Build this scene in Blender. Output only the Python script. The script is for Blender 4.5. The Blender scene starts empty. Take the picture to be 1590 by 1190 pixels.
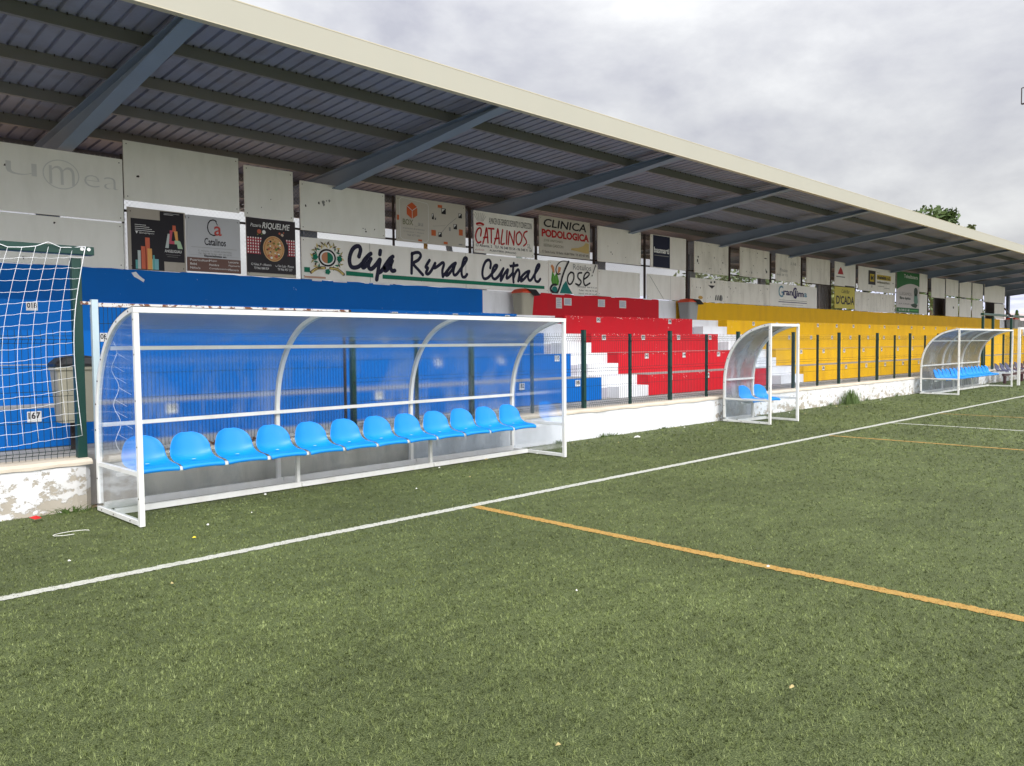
import bpy, bmesh, math, random
import numpy as np
from mathutils import Vector, Matrix
R = math.radians
scene = bpy.context.scene
COL = scene.collection
random.seed(7)

# ---------------------------------------------------------------- camera
CAM_H = 1.55
f_px, pitch, roll, yaw = 1234.93 / 1590.0, .04752873, -.0094274, .79264389
Fw = Vector((math.cos(yaw) * math.cos(pitch), math.sin(yaw) * math.cos(pitch), -math.sin(pitch)))
Rt = Fw.cross(Vector((0, 0, 1))).normalized()
Up = Rt.cross(Fw)
c_, s_ = math.cos(roll), math.sin(roll)
Rt, Up = c_ * Rt + s_ * Up, c_ * Up - s_ * Rt
cam = bpy.data.cameras.new('camera')
cam.sensor_width = 36.0
cam.lens = f_px * 36.0
cam.clip_start = .05
cam.clip_end = 9000
cam_ob = bpy.data.objects.new('camera', cam)
COL.objects.link(cam_ob)
M = Matrix.Identity(4)
for i in range(3):
    M[i][0], M[i][1], M[i][2] = Rt[i], Up[i], -Fw[i]
M[2][3] = CAM_H
cam_ob.matrix_world = M
scene.camera = cam_ob

# ---------------------------------------------------------------- world, sun, exposure
SUN_EL, SUN_AZ = R(42), R(-112)          # azimuth measured from +X; the sun stands over the pitch
world = bpy.data.worlds.new('World')
scene.world = world
world.use_nodes = True
nt = world.node_tree
nt.nodes.clear()
N, L = nt.nodes.new, nt.links.new
out = N('ShaderNodeOutputWorld')
sky = N('ShaderNodeTexSky'); sky.sky_type = 'NISHITA'; sky.sun_disc = False
sky.sun_elevation = SUN_EL
sky.sun_rotation = math.pi / 2 - SUN_AZ
sky.air_density = 1.5; sky.dust_density = 3
bg = N('ShaderNodeBackground'); bg.inputs['Strength'].default_value = .1
tc = N('ShaderNodeTexCoord')
sep = N('ShaderNodeSeparateXYZ'); L(tc.outputs['Generated'], sep.inputs[0])
n1 = N('ShaderNodeTexNoise'); n1.inputs['Scale'].default_value = 3.2; n1.inputs['Detail'].default_value = 9
n1.inputs['Roughness'].default_value = .58; n1.inputs['Distortion'].default_value = .15
mpz = N('ShaderNodeMapping'); mpz.inputs['Scale'].default_value = (1, 1, 2.0); mpz.inputs['Location'].default_value = (5.3, 2.2, 1.4)
L(tc.outputs['Generated'], mpz.inputs['Vector']); L(mpz.outputs[0], n1.inputs['Vector'])
ramp = N('ShaderNodeValToRGB')
e = ramp.color_ramp.elements
e[0].position = .32; e[0].color = (4.1, 4.15, 4.7, 1)
e[1].position = .66; e[1].color = (7.6, 7.65, 7.7, 1)
m_ = e.new(.5); m_.color = (5.8, 5.85, 6.1, 1)
L(n1.outputs['Fac'], ramp.inputs[0])
# the cloud layer is thicker and greyer low over the hills
lowr = N('ShaderNodeMapRange'); lowr.inputs['From Min'].default_value = .08; lowr.inputs['From Max'].default_value = .5
lowr.inputs['To Min'].default_value = .68; lowr.inputs['To Max'].default_value = 1.1
L(sep.outputs['Z'], lowr.inputs['Value'])
mulc = N('ShaderNodeVectorMath'); mulc.operation = 'SCALE'; L(ramp.outputs[0], mulc.inputs[0]); L(lowr.outputs[0], mulc.inputs['Scale'])
# the overcast is brighter on the side where the sun stands behind it
dt = N('ShaderNodeVectorMath'); dt.operation = 'DOT_PRODUCT'; L(tc.outputs['Generated'], dt.inputs[0])
dt.inputs[1].default_value = (math.cos(SUN_EL) * math.cos(SUN_AZ), math.cos(SUN_EL) * math.sin(SUN_AZ), math.sin(SUN_EL))
glow = N('ShaderNodeMapRange'); glow.inputs['From Min'].default_value = .15; glow.inputs['From Max'].default_value = .95
glow.inputs['To Min'].default_value = 1.0; glow.inputs['To Max'].default_value = 2.7; L(dt.outputs['Value'], glow.inputs['Value'])
mulg = N('ShaderNodeVectorMath'); mulg.operation = 'SCALE'; L(mulc.outputs[0], mulg.inputs[0]); L(glow.outputs[0], mulg.inputs['Scale'])
mulc = mulg
mix = N('ShaderNodeMix'); mix.data_type = 'RGBA'; mix.inputs['Factor'].default_value = .94
L(sky.outputs[0], mix.inputs['A']); L(mulc.outputs[0], mix.inputs['B'])
L(mix.outputs['Result'], bg.inputs['Color']); L(bg.outputs[0], out.inputs[0])

sun = bpy.data.lights.new('sun', 'SUN'); sun.energy = 1.5; sun.angle = R(28); sun.color = (1, .97, .92)
sun_ob = bpy.data.objects.new('sun', sun); COL.objects.link(sun_ob)
sd = Vector((math.cos(SUN_EL) * math.cos(SUN_AZ), math.cos(SUN_EL) * math.sin(SUN_AZ), math.sin(SUN_EL)))
sun_ob.rotation_euler = sd.to_track_quat('Z', 'Y').to_euler()
scene.view_settings.view_transform = 'Standard'
scene.view_settings.look = 'None'
scene.view_settings.exposure = .62
scene.view_settings.gamma = 1
scene.cycles.max_bounces = 10
scene.cycles.transparent_max_bounces = 24

# ---------------------------------------------------------------- materials
MATS = {}
def newmat(name):
    m = bpy.data.materials.new(name); m.use_nodes = True
    t = m.node_tree; b = t.nodes['Principled BSDF']
    return m, t, b
def noise(t, scale, detail=4, rough=.55, vec=None, mapscale=None):
    n = t.nodes.new('ShaderNodeTexNoise'); n.inputs['Scale'].default_value = scale
    n.inputs['Detail'].default_value = detail; n.inputs['Roughness'].default_value = rough
    if vec is None:
        g = t.nodes.new('ShaderNodeNewGeometry'); vec = g.outputs['Position']
    if mapscale:
        mp = t.nodes.new('ShaderNodeMapping'); mp.inputs['Scale'].default_value = mapscale
        t.links.new(vec, mp.inputs['Vector']); vec = mp.outputs[0]
    t.links.new(vec, n.inputs['Vector'])
    return n
def rampn(t, src, stops):
    r = t.nodes.new('ShaderNodeValToRGB'); el = r.color_ramp.elements
    while len(el) < len(stops): el.new(.5)
    for k, (p, c) in enumerate(stops):
        el[k].position = p; el[k].color = (c, c, c, 1) if not hasattr(c, '__len__') else (*c, 1)
    t.links.new(src, r.inputs[0]); return r
def mixc(t, fac, a, b):
    m = t.nodes.new('ShaderNodeMix'); m.data_type = 'RGBA'
    for s, v in (('Factor', fac), ('A', a), ('B', b)):
        if hasattr(v, 'is_linked'): t.links.new(v, m.inputs[s])
        elif s == 'Factor': m.inputs[s].default_value = v
        else: m.inputs[s].default_value = (*v, 1)
    return m.outputs['Result']
def bump(t, b, src, strength, dist=.01):
    n = t.nodes.new('ShaderNodeBump'); n.inputs['Strength'].default_value = strength; n.inputs['Distance'].default_value = dist
    t.links.new(src, n.inputs['Height']); t.links.new(n.outputs[0], b.inputs['Normal'])
def paint(name, col, rough=.6, var=.12, dirt=0., dirtcol=(.25, .22, .18), scale=1.6, metal=0., fleck=0., fleckcol=(.7, .7, .68), bmp=0.):
    """matt paint with slight tone changes, vertical grime and chipped flecks"""
    if name in MATS: return MATS[name]
    m, t, b = newmat(name)
    n = noise(t, scale, 5)
    lo = tuple(c * (1 - var) for c in col); hi = tuple(min(1, c * (1 + var)) for c in col)
    c = mixc(t, n.outputs['Fac'], lo, hi)
    if dirt:
        n2 = noise(t, 1.0, 6, .6, mapscale=(3.2, 3.2, .9))
        r = rampn(t, n2.outputs['Fac'], [(.46, 0), (.72, dirt)])
        c = mixc(t, r.outputs[0], c, dirtcol)
    if fleck:
        n3 = noise(t, 9, 5, .7)
        r = rampn(t, n3.outputs['Fac'], [(.70 - .06 * fleck, 0), (.715 - .06 * fleck, 1)])
        c = mixc(t, r.outputs[0], c, fleckcol)
    t.links.new(c, b.inputs['Base Color'])
    b.inputs['Roughness'].default_value = rough; b.inputs['Metallic'].default_value = metal
    b.inputs['Specular IOR Level'].default_value = .5 if rough < .45 else .22
    if bmp:
        bump(t, b, noise(t, 40, 4).outputs['Fac'], bmp, .004)
    MATS[name] = m
    return m
def flat(name, col, rough=.55):
    return paint(name, col, rough, .06)

white_frame = paint('white_frame_paint', (.80, .80, .78), .38, .04, dirt=.38, dirtcol=(.50, .45, .38))
white_wall = paint('white_wall_paint', (.78, .79, .82), .8, .05, dirt=.5, dirtcol=(.5, .5, .5), bmp=.3)
stair_white = paint('stair_white_paint', (.76, .77, .80), .75, .05, dirt=.4, dirtcol=(.5, .48, .48), bmp=.2)
blue_p = paint('blue_wall_paint', (.0, .122, .47), .75, .10, dirt=.15, dirtcol=(.01, .12, .34), fleck=.1, fleckcol=(.3, .42, .6))
red_p = paint('red_wall_paint', (.60, .010, .022), .62, .10, dirt=.3, dirtcol=(.42, .03, .04), fleck=.3, fleckcol=(.75, .3, .28))
yellow_p = paint('yellow_wall_paint', (.80, .455, .006), .62, .10, dirt=.35, dirtcol=(.55, .27, .03), fleck=.2, fleckcol=(.8, .6, .3))
orange_p = paint('ochre_wall_paint', (.66, .36, .06), .7, .12, dirt=.5, dirtcol=(.4, .3, .2))
concrete = paint('grey_concrete', (.36, .35, .34), .85, .16, dirt=.5, dirtcol=(.18, .17, .15), bmp=.4)
bare_grey = paint('bare_step_concrete', (.42, .41, .46), .85, .12, dirt=.4)  # unpainted concrete of the lower risers beside the half steps
steel_blue = paint('blue_grey_steel', (.22, .28, .38), .5, .1)
purlin_m = paint('galvanised_purlin', (.20, .195, .205), .5, .12, metal=.15)
sheet_m = paint('roof_sheet', (.26, .275, .37), .5, .14, dirt=.4, dirtcol=(.2, .17, .15), scale=.8)
fascia_m = paint('cream_fascia', (.435, .42, .355), .5, .03, dirt=.12, dirtcol=(.5, .45, .36))
cream_lip = paint('cream_lip', (.55, .50, .38), .5, .05)
green_steel = paint('green_coated_steel', (.006, .042, .032), .4, .15)
dark_green = paint('dark_green_wire', (.012, .03, .028), .45, .1)
dark_post = paint('dark_brown_post', (.045, .035, .035), .7, .2)
pale_blue = paint('pale_blue_paint', (.48, .60, .66), .5, .08, dirt=.3, dirtcol=(.4, .35, .3))
rust = paint('rusty_white_paint', (.60, .58, .56), .6, .1, fleck=3.0, fleckcol=(.16, .07, .04))
black = flat('black_plastic', (.012, .012, .014), .4)
net_m = flat('white_net_cord', (.82, .83, .86), .7)
seat_m = paint('blue_seat_plastic', (.0, .25, .76), .42, .05)
brown_seat = paint('brown_seat_plastic', (.07, .03, .035), .45, .1)
slate_seat = paint('slate_seat_plastic', (.09, .085, .14), .45, .1)
board_w = paint('board_paint', (.83, .83, .79), .6, .06, dirt=.22, dirtcol=(.50, .50, .44), scale=1.1)
board_w2 = paint('board_paint_clean', (.83, .81, .77), .6, .05, dirt=.35, dirtcol=(.56, .53, .48), scale=1.7)
board_w3 = paint('board_paint_worn', (.80, .77, .71), .65, .07, dirt=.4, dirtcol=(.3, .27, .22), fleck=.8, fleckcol=(.10, .09, .08))
bare_board = paint('bare_board', (.44, .40, .35), .7, .08, dirt=.3)
bin_grey = paint('bin_beige_plastic', (.36, .34, .27), .45, .06, dirt=.3)
bin_grey2 = paint('bin_grey_plastic', (.30, .31, .31), .45, .06)
bin_red = paint('bin_red_lid', (.62, .06, .02), .4, .1)
ink = flat('ink_black', (.018, .016, .022), .5)
navy_ink = flat('ink_navy', (.010, .010, .035), .5)
white_ink = flat('ink_white', (.78, .78, .78), .5)
grey_ink = flat('ink_grey', (.24, .24, .24), .5)
pale_ink = flat('ink_faded', (.62, .63, .62), .6)
red_ink = flat('ink_red', (.42, .015, .02), .5)
green_ink = flat('ink_green', (.0, .16, .09), .5)
label_m = flat('label_white', (.66, .66, .66), .5)

def peeling(name, amount, shift=0.):
    """white limewash peeling off beige render and grey concrete"""
    m, t, b = newmat(name)
    g = t.nodes.new('ShaderNodeNewGeometry')
    sp = t.nodes.new('ShaderNodeSeparateXYZ'); t.links.new(g.outputs['Position'], sp.inputs[0])
    n = noise(t, 5.5, 10, .70, mapscale=(1, 1, 1.4))
    zr = t.nodes.new('ShaderNodeMapRange'); zr.inputs['From Min'].default_value = .0; zr.inputs['From Max'].default_value = .5
    zr.inputs['To Min'].default_value = .09; zr.inputs['To Max'].default_value = -.05
    t.links.new(sp.outputs['Z'], zr.inputs['Value'])
    ad = t.nodes.new('ShaderNodeMath'); ad.operation = 'ADD'; t.links.new(n.outputs['Fac'], ad.inputs[0]); t.links.new(zr.outputs[0], ad.inputs[1])
    r = rampn(t, ad.outputs[0], [(.585 - amount, 0), (.62 - amount, 1)])
    base = mixc(t, noise(t, 6, 5).outputs['Fac'], (.30, .26, .21), (.55, .50, .42))
    wn = mixc(t, rampn(t, noise(t, 2.2, 6, .6).outputs['Fac'], [(.4, 0), (.75, 1)]).outputs[0], (.80, .80, .81), (.60, .58, .55))
    c = mixc(t, r.outputs[0], wn, base)
    t.links.new(c, b.inputs['Base Color']); b.inputs['Roughness'].default_value = .9
    iv = t.nodes.new('ShaderNodeMath'); iv.operation = 'SUBTRACT'; iv.inputs[0].default_value = 1; t.links.new(r.outputs[0], iv.inputs[1])
    bump(t, b, iv.outputs[0], .6, .006)
    MATS[name] = m
    return m
peel_heavy = peeling('peeling_limewash', .045)
peel_light = peeling('weathered_limewash', .015)
cap_m = paint('beige_mortar_cap', (.60, .53, .43), .9, .15, dirt=.4, dirtcol=(.35, .31, .25), bmp=.6, scale=5)
bare_wall = paint('bare_wall_concrete', (.64, .59, .51), .85, .12, dirt=.6, dirtcol=(.2, .18, .16), bmp=.4)

def panel_mat(name, haze, streak, rough=.3, refl=.45, bmp=.12):
    m, t, b = newmat(name)
    t.nodes.remove(b)
    o = t.nodes['Material Output']
    tr = t.nodes.new('ShaderNodeBsdfTransparent'); tr.inputs[0].default_value = (.90, .93, .96, 1)
    gl = t.nodes.new('ShaderNodeBsdfGlossy'); gl.inputs['Roughness'].default_value = rough; gl.inputs[0].default_value = (.95, .96, 1, 1)
    df = t.nodes.new('ShaderNodeBsdfTranslucent'); df.inputs[0].default_value = (.72, .76, .82, 1)
    d2 = t.nodes.new('ShaderNodeBsdfDiffuse'); d2.inputs[0].default_value = (.72, .75, .80, 1)
    a1 = t.nodes.new('ShaderNodeMixShader'); a1.inputs[0].default_value = .5
    t.links.new(df.outputs[0], a1.inputs[1]); t.links.new(d2.outputs[0], a1.inputs[2])
    n = noise(t, 1.5, 5, .6, mapscale=(.6, 2.0, 2.4))
    r = rampn(t, n.outputs['Fac'], [(.35, haze * .5), (.72, haze + streak)])
    a2 = t.nodes.new('ShaderNodeMixShader'); t.links.new(r.outputs[0], a2.inputs[0])
    t.links.new(tr.outputs[0], a2.inputs[1]); t.links.new(a1.outputs[0], a2.inputs[2])
    fr = t.nodes.new('ShaderNodeFresnel'); fr.inputs[0].default_value = 1.5
    mu = t.nodes.new('ShaderNodeMath'); mu.operation = 'MULTIPLY'; t.links.new(fr.outputs[0], mu.inputs[0]); mu.inputs[1].default_value = refl
    a3 = t.nodes.new('ShaderNodeMixShader'); t.links.new(mu.outputs[0], a3.inputs[0])
    t.links.new(a2.outputs[0], a3.inputs[1]); t.links.new(gl.outputs[0], a3.inputs[2])
    bp = t.nodes.new('ShaderNodeBump'); bp.inputs['Strength'].default_value = bmp; bp.inputs['Distance'].default_value = .02
    t.links.new(noise(t, 2.2, 2, mapscale=(.5, 1, 1.6)).outputs['Fac'], bp.inputs['Height'])
    t.links.new(bp.outputs[0], gl.inputs['Normal']); t.links.new(bp.outputs[0], fr.inputs['Normal'])
    t.links.new(a3.outputs[0], o.inputs[0])
    return m
def blur_sheet(name, rough, refl, dust):
    m, t, b = newmat(name); t.nodes.remove(b); o = t.nodes['Material Output']
    rf = t.nodes.new('ShaderNodeBsdfRefraction'); rf.inputs['IOR'].default_value = 1.3; rf.inputs['Roughness'].default_value = rough; rf.inputs[0].default_value = (.95, .975, .99, 1)
    df = t.nodes.new('ShaderNodeBsdfDiffuse'); df.inputs[0].default_value = (.70, .73, .78, 1)
    gl = t.nodes.new('ShaderNodeBsdfGlossy'); gl.inputs['Roughness'].default_value = .28
    n = noise(t, 1.5, 7, .66, mapscale=(1.5, 1.5, .55))
    r = rampn(t, n.outputs['Fac'], [(.44, .0), (.70, dust * 1.8)])
    a = t.nodes.new('ShaderNodeMixShader'); t.links.new(r.outputs[0], a.inputs[0]); t.links.new(rf.outputs[0], a.inputs[1]); t.links.new(df.outputs[0], a.inputs[2])
    lw = t.nodes.new('ShaderNodeLayerWeight'); lw.inputs[0].default_value = .35
    mu = t.nodes.new('ShaderNodeMath'); mu.operation = 'MULTIPLY'; t.links.new(lw.outputs['Fresnel'], mu.inputs[0]); mu.inputs[1].default_value = refl
    c = t.nodes.new('ShaderNodeMixShader'); t.links.new(mu.outputs[0], c.inputs[0]); t.links.new(a.outputs[0], c.inputs[1]); t.links.new(gl.outputs[0], c.inputs[2])
    t.links.new(c.outputs[0], o.inputs[0]); return m
panel_blur = blur_sheet('blurring_polycarbonate', .17, .6, .10)
panel_blur2 = blur_sheet('clouded_polycarbonate', .24, .8, .34)
panel_blur3 = blur_sheet('scuffed_polycarbonate', .20, .7, .22)
BLUR = (panel_blur, panel_blur2, panel_blur3)
panel_end = panel_mat('clear_end_sheet', .01, .05, .1, .35, .03)

# ---------------------------------------------------------------- mesh helpers
class MB:
    def __init__(s): s.v = []; s.f = []; s.m = []
    def add(s, vs, fs, m=0):
        o = len(s.v); s.v += [tuple(v) for v in vs]; s.f += [tuple(i + o for i in f) for f in fs]; s.m += [m] * len(fs); return s
    def box(s, x0, x1, y0, y1, z0, z1, m=0, top=None):
        vs = [(x0, y0, z0), (x1, y0, z0), (x1, y1, z0), (x0, y1, z0), (x0, y0, z1), (x1, y0, z1), (x1, y1, z1), (x0, y1, z1)]
        s.add(vs, [(0, 3, 2, 1), (0, 1, 5, 4), (1, 2, 6, 5), (2, 3, 7, 6), (3, 0, 4, 7)], m)
        s.add(vs[4:], [(0, 1, 2, 3)], m if top is None else top); return s
    def prism_x(s, poly, x0, x1, m=0):      # poly of (y,z) extruded along x
        n = len(poly); vs = [(x0, y, z) for y, z in poly] + [(x1, y, z) for y, z in poly]
        fs = [(i, (i + 1) % n, (i + 1) % n + n, i + n) for i in range(n)] + [tuple(range(n))[::-1], tuple(range(n, 2 * n))]
        return s.add(vs, fs, m)
    def prism_y(s, poly, y0, y1, m=0):      # poly of (x,z)
        n = len(poly); vs = [(x, y0, z) for x, z in poly] + [(x, y1, z) for x, z in poly]
        fs = [(i, (i + 1) % n, (i + 1) % n + n, i + n) for i in range(n)] + [tuple(range(n))[::-1], tuple(range(n, 2 * n))]
        return s.add(vs, fs, m)
    def prism_z(s, poly, z0, z1, m=0):
        n = len(poly); vs = [(x, y, z0) for x, y in poly] + [(x, y, z1) for x, y in poly]
        fs = [(i, (i + 1) % n, (i + 1) % n + n, i + n) for i in range(n)] + [tuple(range(n))[::-1], tuple(range(n, 2 * n))]
        return s.add(vs, fs, m)
    def tube(s, pts, r, n=8, m=0, cap=True):
        pts = [Vector(p) for p in pts]; rings = []
        for i, p in enumerate(pts):
            a = pts[max(0, i - 1)]; b = pts[min(len(pts) - 1, i + 1)]
            d = (b - a).normalized()
            ref = Vector((0, 0, 1)) if abs(d.z) < .9 else Vector((1, 0, 0))
            u = d.cross(ref).normalized(); w = d.cross(u)
            rr = r[i] if hasattr(r, '__len__') else r
            rings.append([p + (u * math.cos(2 * math.pi * k / n) + w * math.sin(2 * math.pi * k / n)) * rr for k in range(n)])
        vs = [v for q in rings for v in q]
        fs = [(i * n + k, i * n + (k + 1) % n, (i + 1) * n + (k + 1) % n, (i + 1) * n + k) for i in range(len(pts) - 1) for k in range(n)]
        if cap: fs += [tuple(range(n))[::-1], tuple(range((len(pts) - 1) * n, len(pts) * n))]
        return s.add(vs, fs, m)
    def bar(s, p, q, w, h=None, m=0):       # rectangular bar between two points
        p = Vector(p); q = Vector(q); h = h or w; d = (q - p).normalized()
        ref = Vector((0, 0, 1)) if abs(d.z) < .9 else Vector((1, 0, 0))
        u = d.cross(ref).normalized() * w / 2; v = d.cross(u).normalized() * h / 2
        vs = [p - u - v, p + u - v, p + u + v, p - u + v, q - u - v, q + u - v, q + u + v, q - u + v]
        return s.add(vs, [(0, 1, 2, 3), (7, 6, 5, 4), (0, 4, 5, 1), (1, 5, 6, 2), (2, 6, 7, 3), (3, 7, 4, 0)], m)
    def poly(s, pts, y, m=0):               # flat polygon of (x,z) facing -Y
        return s.add([(x, y, z) for x, z in pts], [tuple(range(len(pts)))], m)
    def rect(s, x0, x1, z0, z1, y, m=0):
        return s.poly([(x0, z0), (x1, z0), (x1, z1), (x0, z1)], y, m)
    def disc(s, cx, cz, rx, rz, y, m=0, n=24):
        return s.poly([(cx + rx * math.cos(2 * math.pi * k / n), cz + rz * math.sin(2 * math.pi * k / n)) for k in range(n)], y, m)
    def ring(s, cx, cz, rx, rz, w, y, m=0, n=32):
        vs = []; fs = []
        for k in range(n):
            a = 2 * math.pi * k / n
            vs += [(cx + rx * math.cos(a), y, cz + rz * math.sin(a)), (cx + (rx - w) * math.cos(a), y, cz + (rz - w) * math.sin(a))]
            j = (k + 1) % n
            fs.append((2 * k, 2 * k + 1, 2 * j + 1, 2 * j))
        return s.add(vs, fs, m)
    def stroke(s, pts, w, y, m=0, smooth=True, taper=None):
        """brush stroke: a ribbon of width w through (x,z) points, with round ends"""
        P = [Vector((a, b)) for a, b in pts]
        if smooth and len(P) > 2:
            Q = []
            for i in range(len(P) - 1):
                p0, p1, p2, p3 = P[max(0, i - 1)], P[i], P[i + 1], P[min(len(P) - 1, i + 2)]
                for k in range(5):
                    t = k / 5
                    Q.append(.5 * ((2 * p1) + (p2 - p0) * t + (2 * p0 - 5 * p1 + 4 * p2 - p3) * t * t + (3 * p1 - p0 - 3 * p2 + p3) * t ** 3))
            Q.append(P[-1]); P = Q
        n = len(P)
        for i in range(n - 1):
            d = P[i + 1] - P[i]
            if d.length < 1e-6: continue
            k = Vector((-d.y, d.x)).normalized()
            ww0 = w if taper is None else w * (taper[0] + (taper[1] - taper[0]) * i / (n - 1))
            ww1 = w if taper is None else w * (taper[0] + (taper[1] - taper[0]) * (i + 1) / (n - 1))
            a, b = P[i] - k * ww0 / 2, P[i + 1] - k * ww1 / 2; c, e_ = P[i + 1] + k * ww1 / 2, P[i] + k * ww0 / 2
            yy = y - (i % 7) * .00006
            s.poly([(a.x, a.y), (b.x, b.y), (c.x, c.y), (e_.x, e_.y)], yy, m)
            s.disc(P[i + 1].x, P[i + 1].y, ww1 / 2, ww1 / 2, yy - .00003, m, 10)
        s.disc(P[0].x, P[0].y, w / 2 * (taper[0] if taper else 1), w / 2 * (taper[0] if taper else 1), y - .00055, m, 10)
        return s
    def text(s, body, x0, x1, z0, z1, y, m=0, bold=0., shear=0., keep=False):
        vs, fs = text_geo(body, bold, shear)
        wx = x1 - x0; hz = z1 - z0
        o = [(x0 + u * wx, y, z0 + v * hz) for u, v in vs]
        return s.add(o, fs, m)
    def build(s, name, mats, parent=None, smooth=False, bevel=0., auto=None):
        me = bpy.data.meshes.new(name); me.from_pydata(s.v, [], s.f)
        for mm in (mats if isinstance(mats, (list, tuple)) else [mats]): me.materials.append(mm)
        me.polygons.foreach_set('material_index', s.m)
        if smooth: me.polygons.foreach_set('use_smooth', [True] * len(me.polygons))
        me.update()
        o = bpy.data.objects.new(name, me); COL.objects.link(o)
        if bevel:
            md = o.modifiers.new('bevel', 'BEVEL'); md.width = bevel; md.segments = 2; md.limit_method = 'ANGLE'
        if parent: o.parent = parent
        return o
TXT = {}
def text_geo(body, bold, shear):
    k = (body, bold, shear)
    if k in TXT: return TXT[k]
    cu = bpy.data.curves.new('t', 'FONT'); cu.body = body; cu.offset = bold; cu.resolution_u = 3
    cu.align_x = 'CENTER' if '\n' in body else 'LEFT'
    ob = bpy.data.objects.new('t', cu); COL.objects.link(ob)
    dg = bpy.context.evaluated_depsgraph_get()
    me = ob.evaluated_get(dg).to_mesh()
    vs = [(v.co.x + shear * v.co.y, v.co.y) for v in me.vertices]; fs = [tuple(p.vertices) for p in me.polygons]
    ob.evaluated_get(dg).to_mesh_clear()
    bpy.data.objects.remove(ob); bpy.data.curves.remove(cu)
    xs = [v[0] for v in vs]; ys = [v[1] for v in vs]
    a, b, c, d = min(xs), max(xs), min(ys), max(ys)
    vs = [((x - a) / max(b - a, 1e-6), (z - c) / max(d - c, 1e-6)) for x, z in vs]
    TXT[k] = (vs, fs); return TXT[k]
def tag(o, label=None, cat=None, group=None, kind=None):
    for k, v in (('label', label), ('category', cat), ('group', group), ('kind', kind)):
        if v: o[k] = v
    return o
def empty(name, loc=(0, 0, 0)):
    o = bpy.data.objects.new(name, None); COL.objects.link(o); o.location = loc; o.empty_display_size = .1
    return o
def children(o): return [c for c in bpy.data.objects if c.parent == o]
def copy_tree(o, parent=None):
    c = o.copy(); COL.objects.link(c); c.parent = parent
    for k in ('label', 'category'):
        if parent is None and k in c: pass
    for ch in children(o): copy_tree(ch, c)
    return c

# ---------------------------------------------------------------- ground, turf, lines
def earth_mat():
    m, t, b = newmat('dry_earth')
    c = mixc(t, noise(t, .35, 8).outputs['Fac'], (.36, .24, .15), (.50, .36, .24))
    t.links.new(c, b.inputs['Base Color']); b.inputs['Roughness'].default_value = .95
    return m
tag(MB().add([(-3000, -3000, -.03), (6000, -3000, -.03), (6000, 6000, -.03), (-3000, 6000, -.03)], [(0, 1, 2, 3)]).build('ground', earth_mat()), kind='structure')
def turf_nodes(name, tone_attr):
    m, t, b = newmat(name)
    if tone_attr:
        at = t.nodes.new('ShaderNodeAttribute'); at.attribute_name = 'tone'
        fine = at.outputs['Fac']
        r = rampn(t, fine, [(0, (.042, .055, .016)), (.35, (.096, .124, .034)), (.7, (.190, .228, .076)), (1, (.255, .295, .125))])
    else:
        g = noise(t, 130, 3, .7, mapscale=(1, 1, 1))
        r = rampn(t, g.outputs['Fac'], [(.36, (.030, .044, .013)), (.5, (.088, .113, .037)), (.64, (.185, .212, .086))])
    # broad worn and brushed patches
    p = noise(t, .55, 6, .62)
    q = noise(t, 3.5, 5, .6, mapscale=(1, 2.2, 1))
    pr = rampn(t, p.outputs['Fac'], [(.32, .80), (.68, 1.16)])
    qr = rampn(t, q.outputs['Fac'], [(.30, .80), (.70, 1.15)])
    mu = t.nodes.new('ShaderNodeMix'); mu.data_type = 'RGBA'; mu.blend_type = 'MULTIPLY'; mu.inputs['Factor'].default_value = 1
    t.links.new(r.outputs[0], mu.inputs['A']); t.links.new(pr.outputs[0], mu.inputs['B'])
    mv = t.nodes.new('ShaderNodeMix'); mv.data_type = 'RGBA'; mv.blend_type = 'MULTIPLY'; mv.inputs['Factor'].default_value = 1
    t.links.new(mu.outputs['Result'], mv.inputs['A']); t.links.new(qr.outputs[0], mv.inputs['B'])
    c = mv.outputs['Result']
    t.links.new(c, b.inputs['Base Color']); b.inputs['Roughness'].default_value = .7
    b.inputs['Specular IOR Level'].default_value = .25
    if not tone_attr:
        bump(t, b, noise(t, 90, 3, .7).outputs['Fac'], .8, .02)
    return m
turf_m = turf_nodes('artificial_turf', False)
blade_m = turf_nodes('turf_fibre', True)
TURF_BACK = 8.395
tag(MB().add([(-60, -70, 0), (110, -70, 0), (110, TURF_BACK, 0), (-60, TURF_BACK, 0)], [(0, 1, 2, 3)]).build('pitch', turf_m), kind='structure')
def fibre_paint(name, col, dark):
    m, t, b = newmat(name)
    c = mixc(t, rampn(t, noise(t, 120, 3, .7).outputs['Fac'], [(.32, 0), (.55, 1)]).outputs[0], dark, col)
    c2 = mixc(t, rampn(t, noise(t, 5, 5, .65).outputs['Fac'], [(.55, 0), (.8, .5)]).outputs[0], c, (.16, .19, .08))
    t.links.new(c2, b.inputs['Base Color']); b.inputs['Roughness'].default_value = .8
    return m
line_w = fibre_paint('white_turf_fibre', (.50, .50, .45), (.33, .34, .28))
line_o = fibre_paint('orange_turf_fibre', (.42, .245, .055), (.30, .18, .045))
LINES = [('x', 5.67, 5.77, -20, 80, 'w'), ('y', 5.02, 5.115, -40, 5.668, 'o'), ('y', 12.93, 13.01, -40, 5.668, 'o'),
         ('y', 15.70, 15.79, -40, 5.668, 'w'), ('y', 18.40, 18.47, -40, 5.668, 'o')]
rng = random.Random(3)
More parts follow.
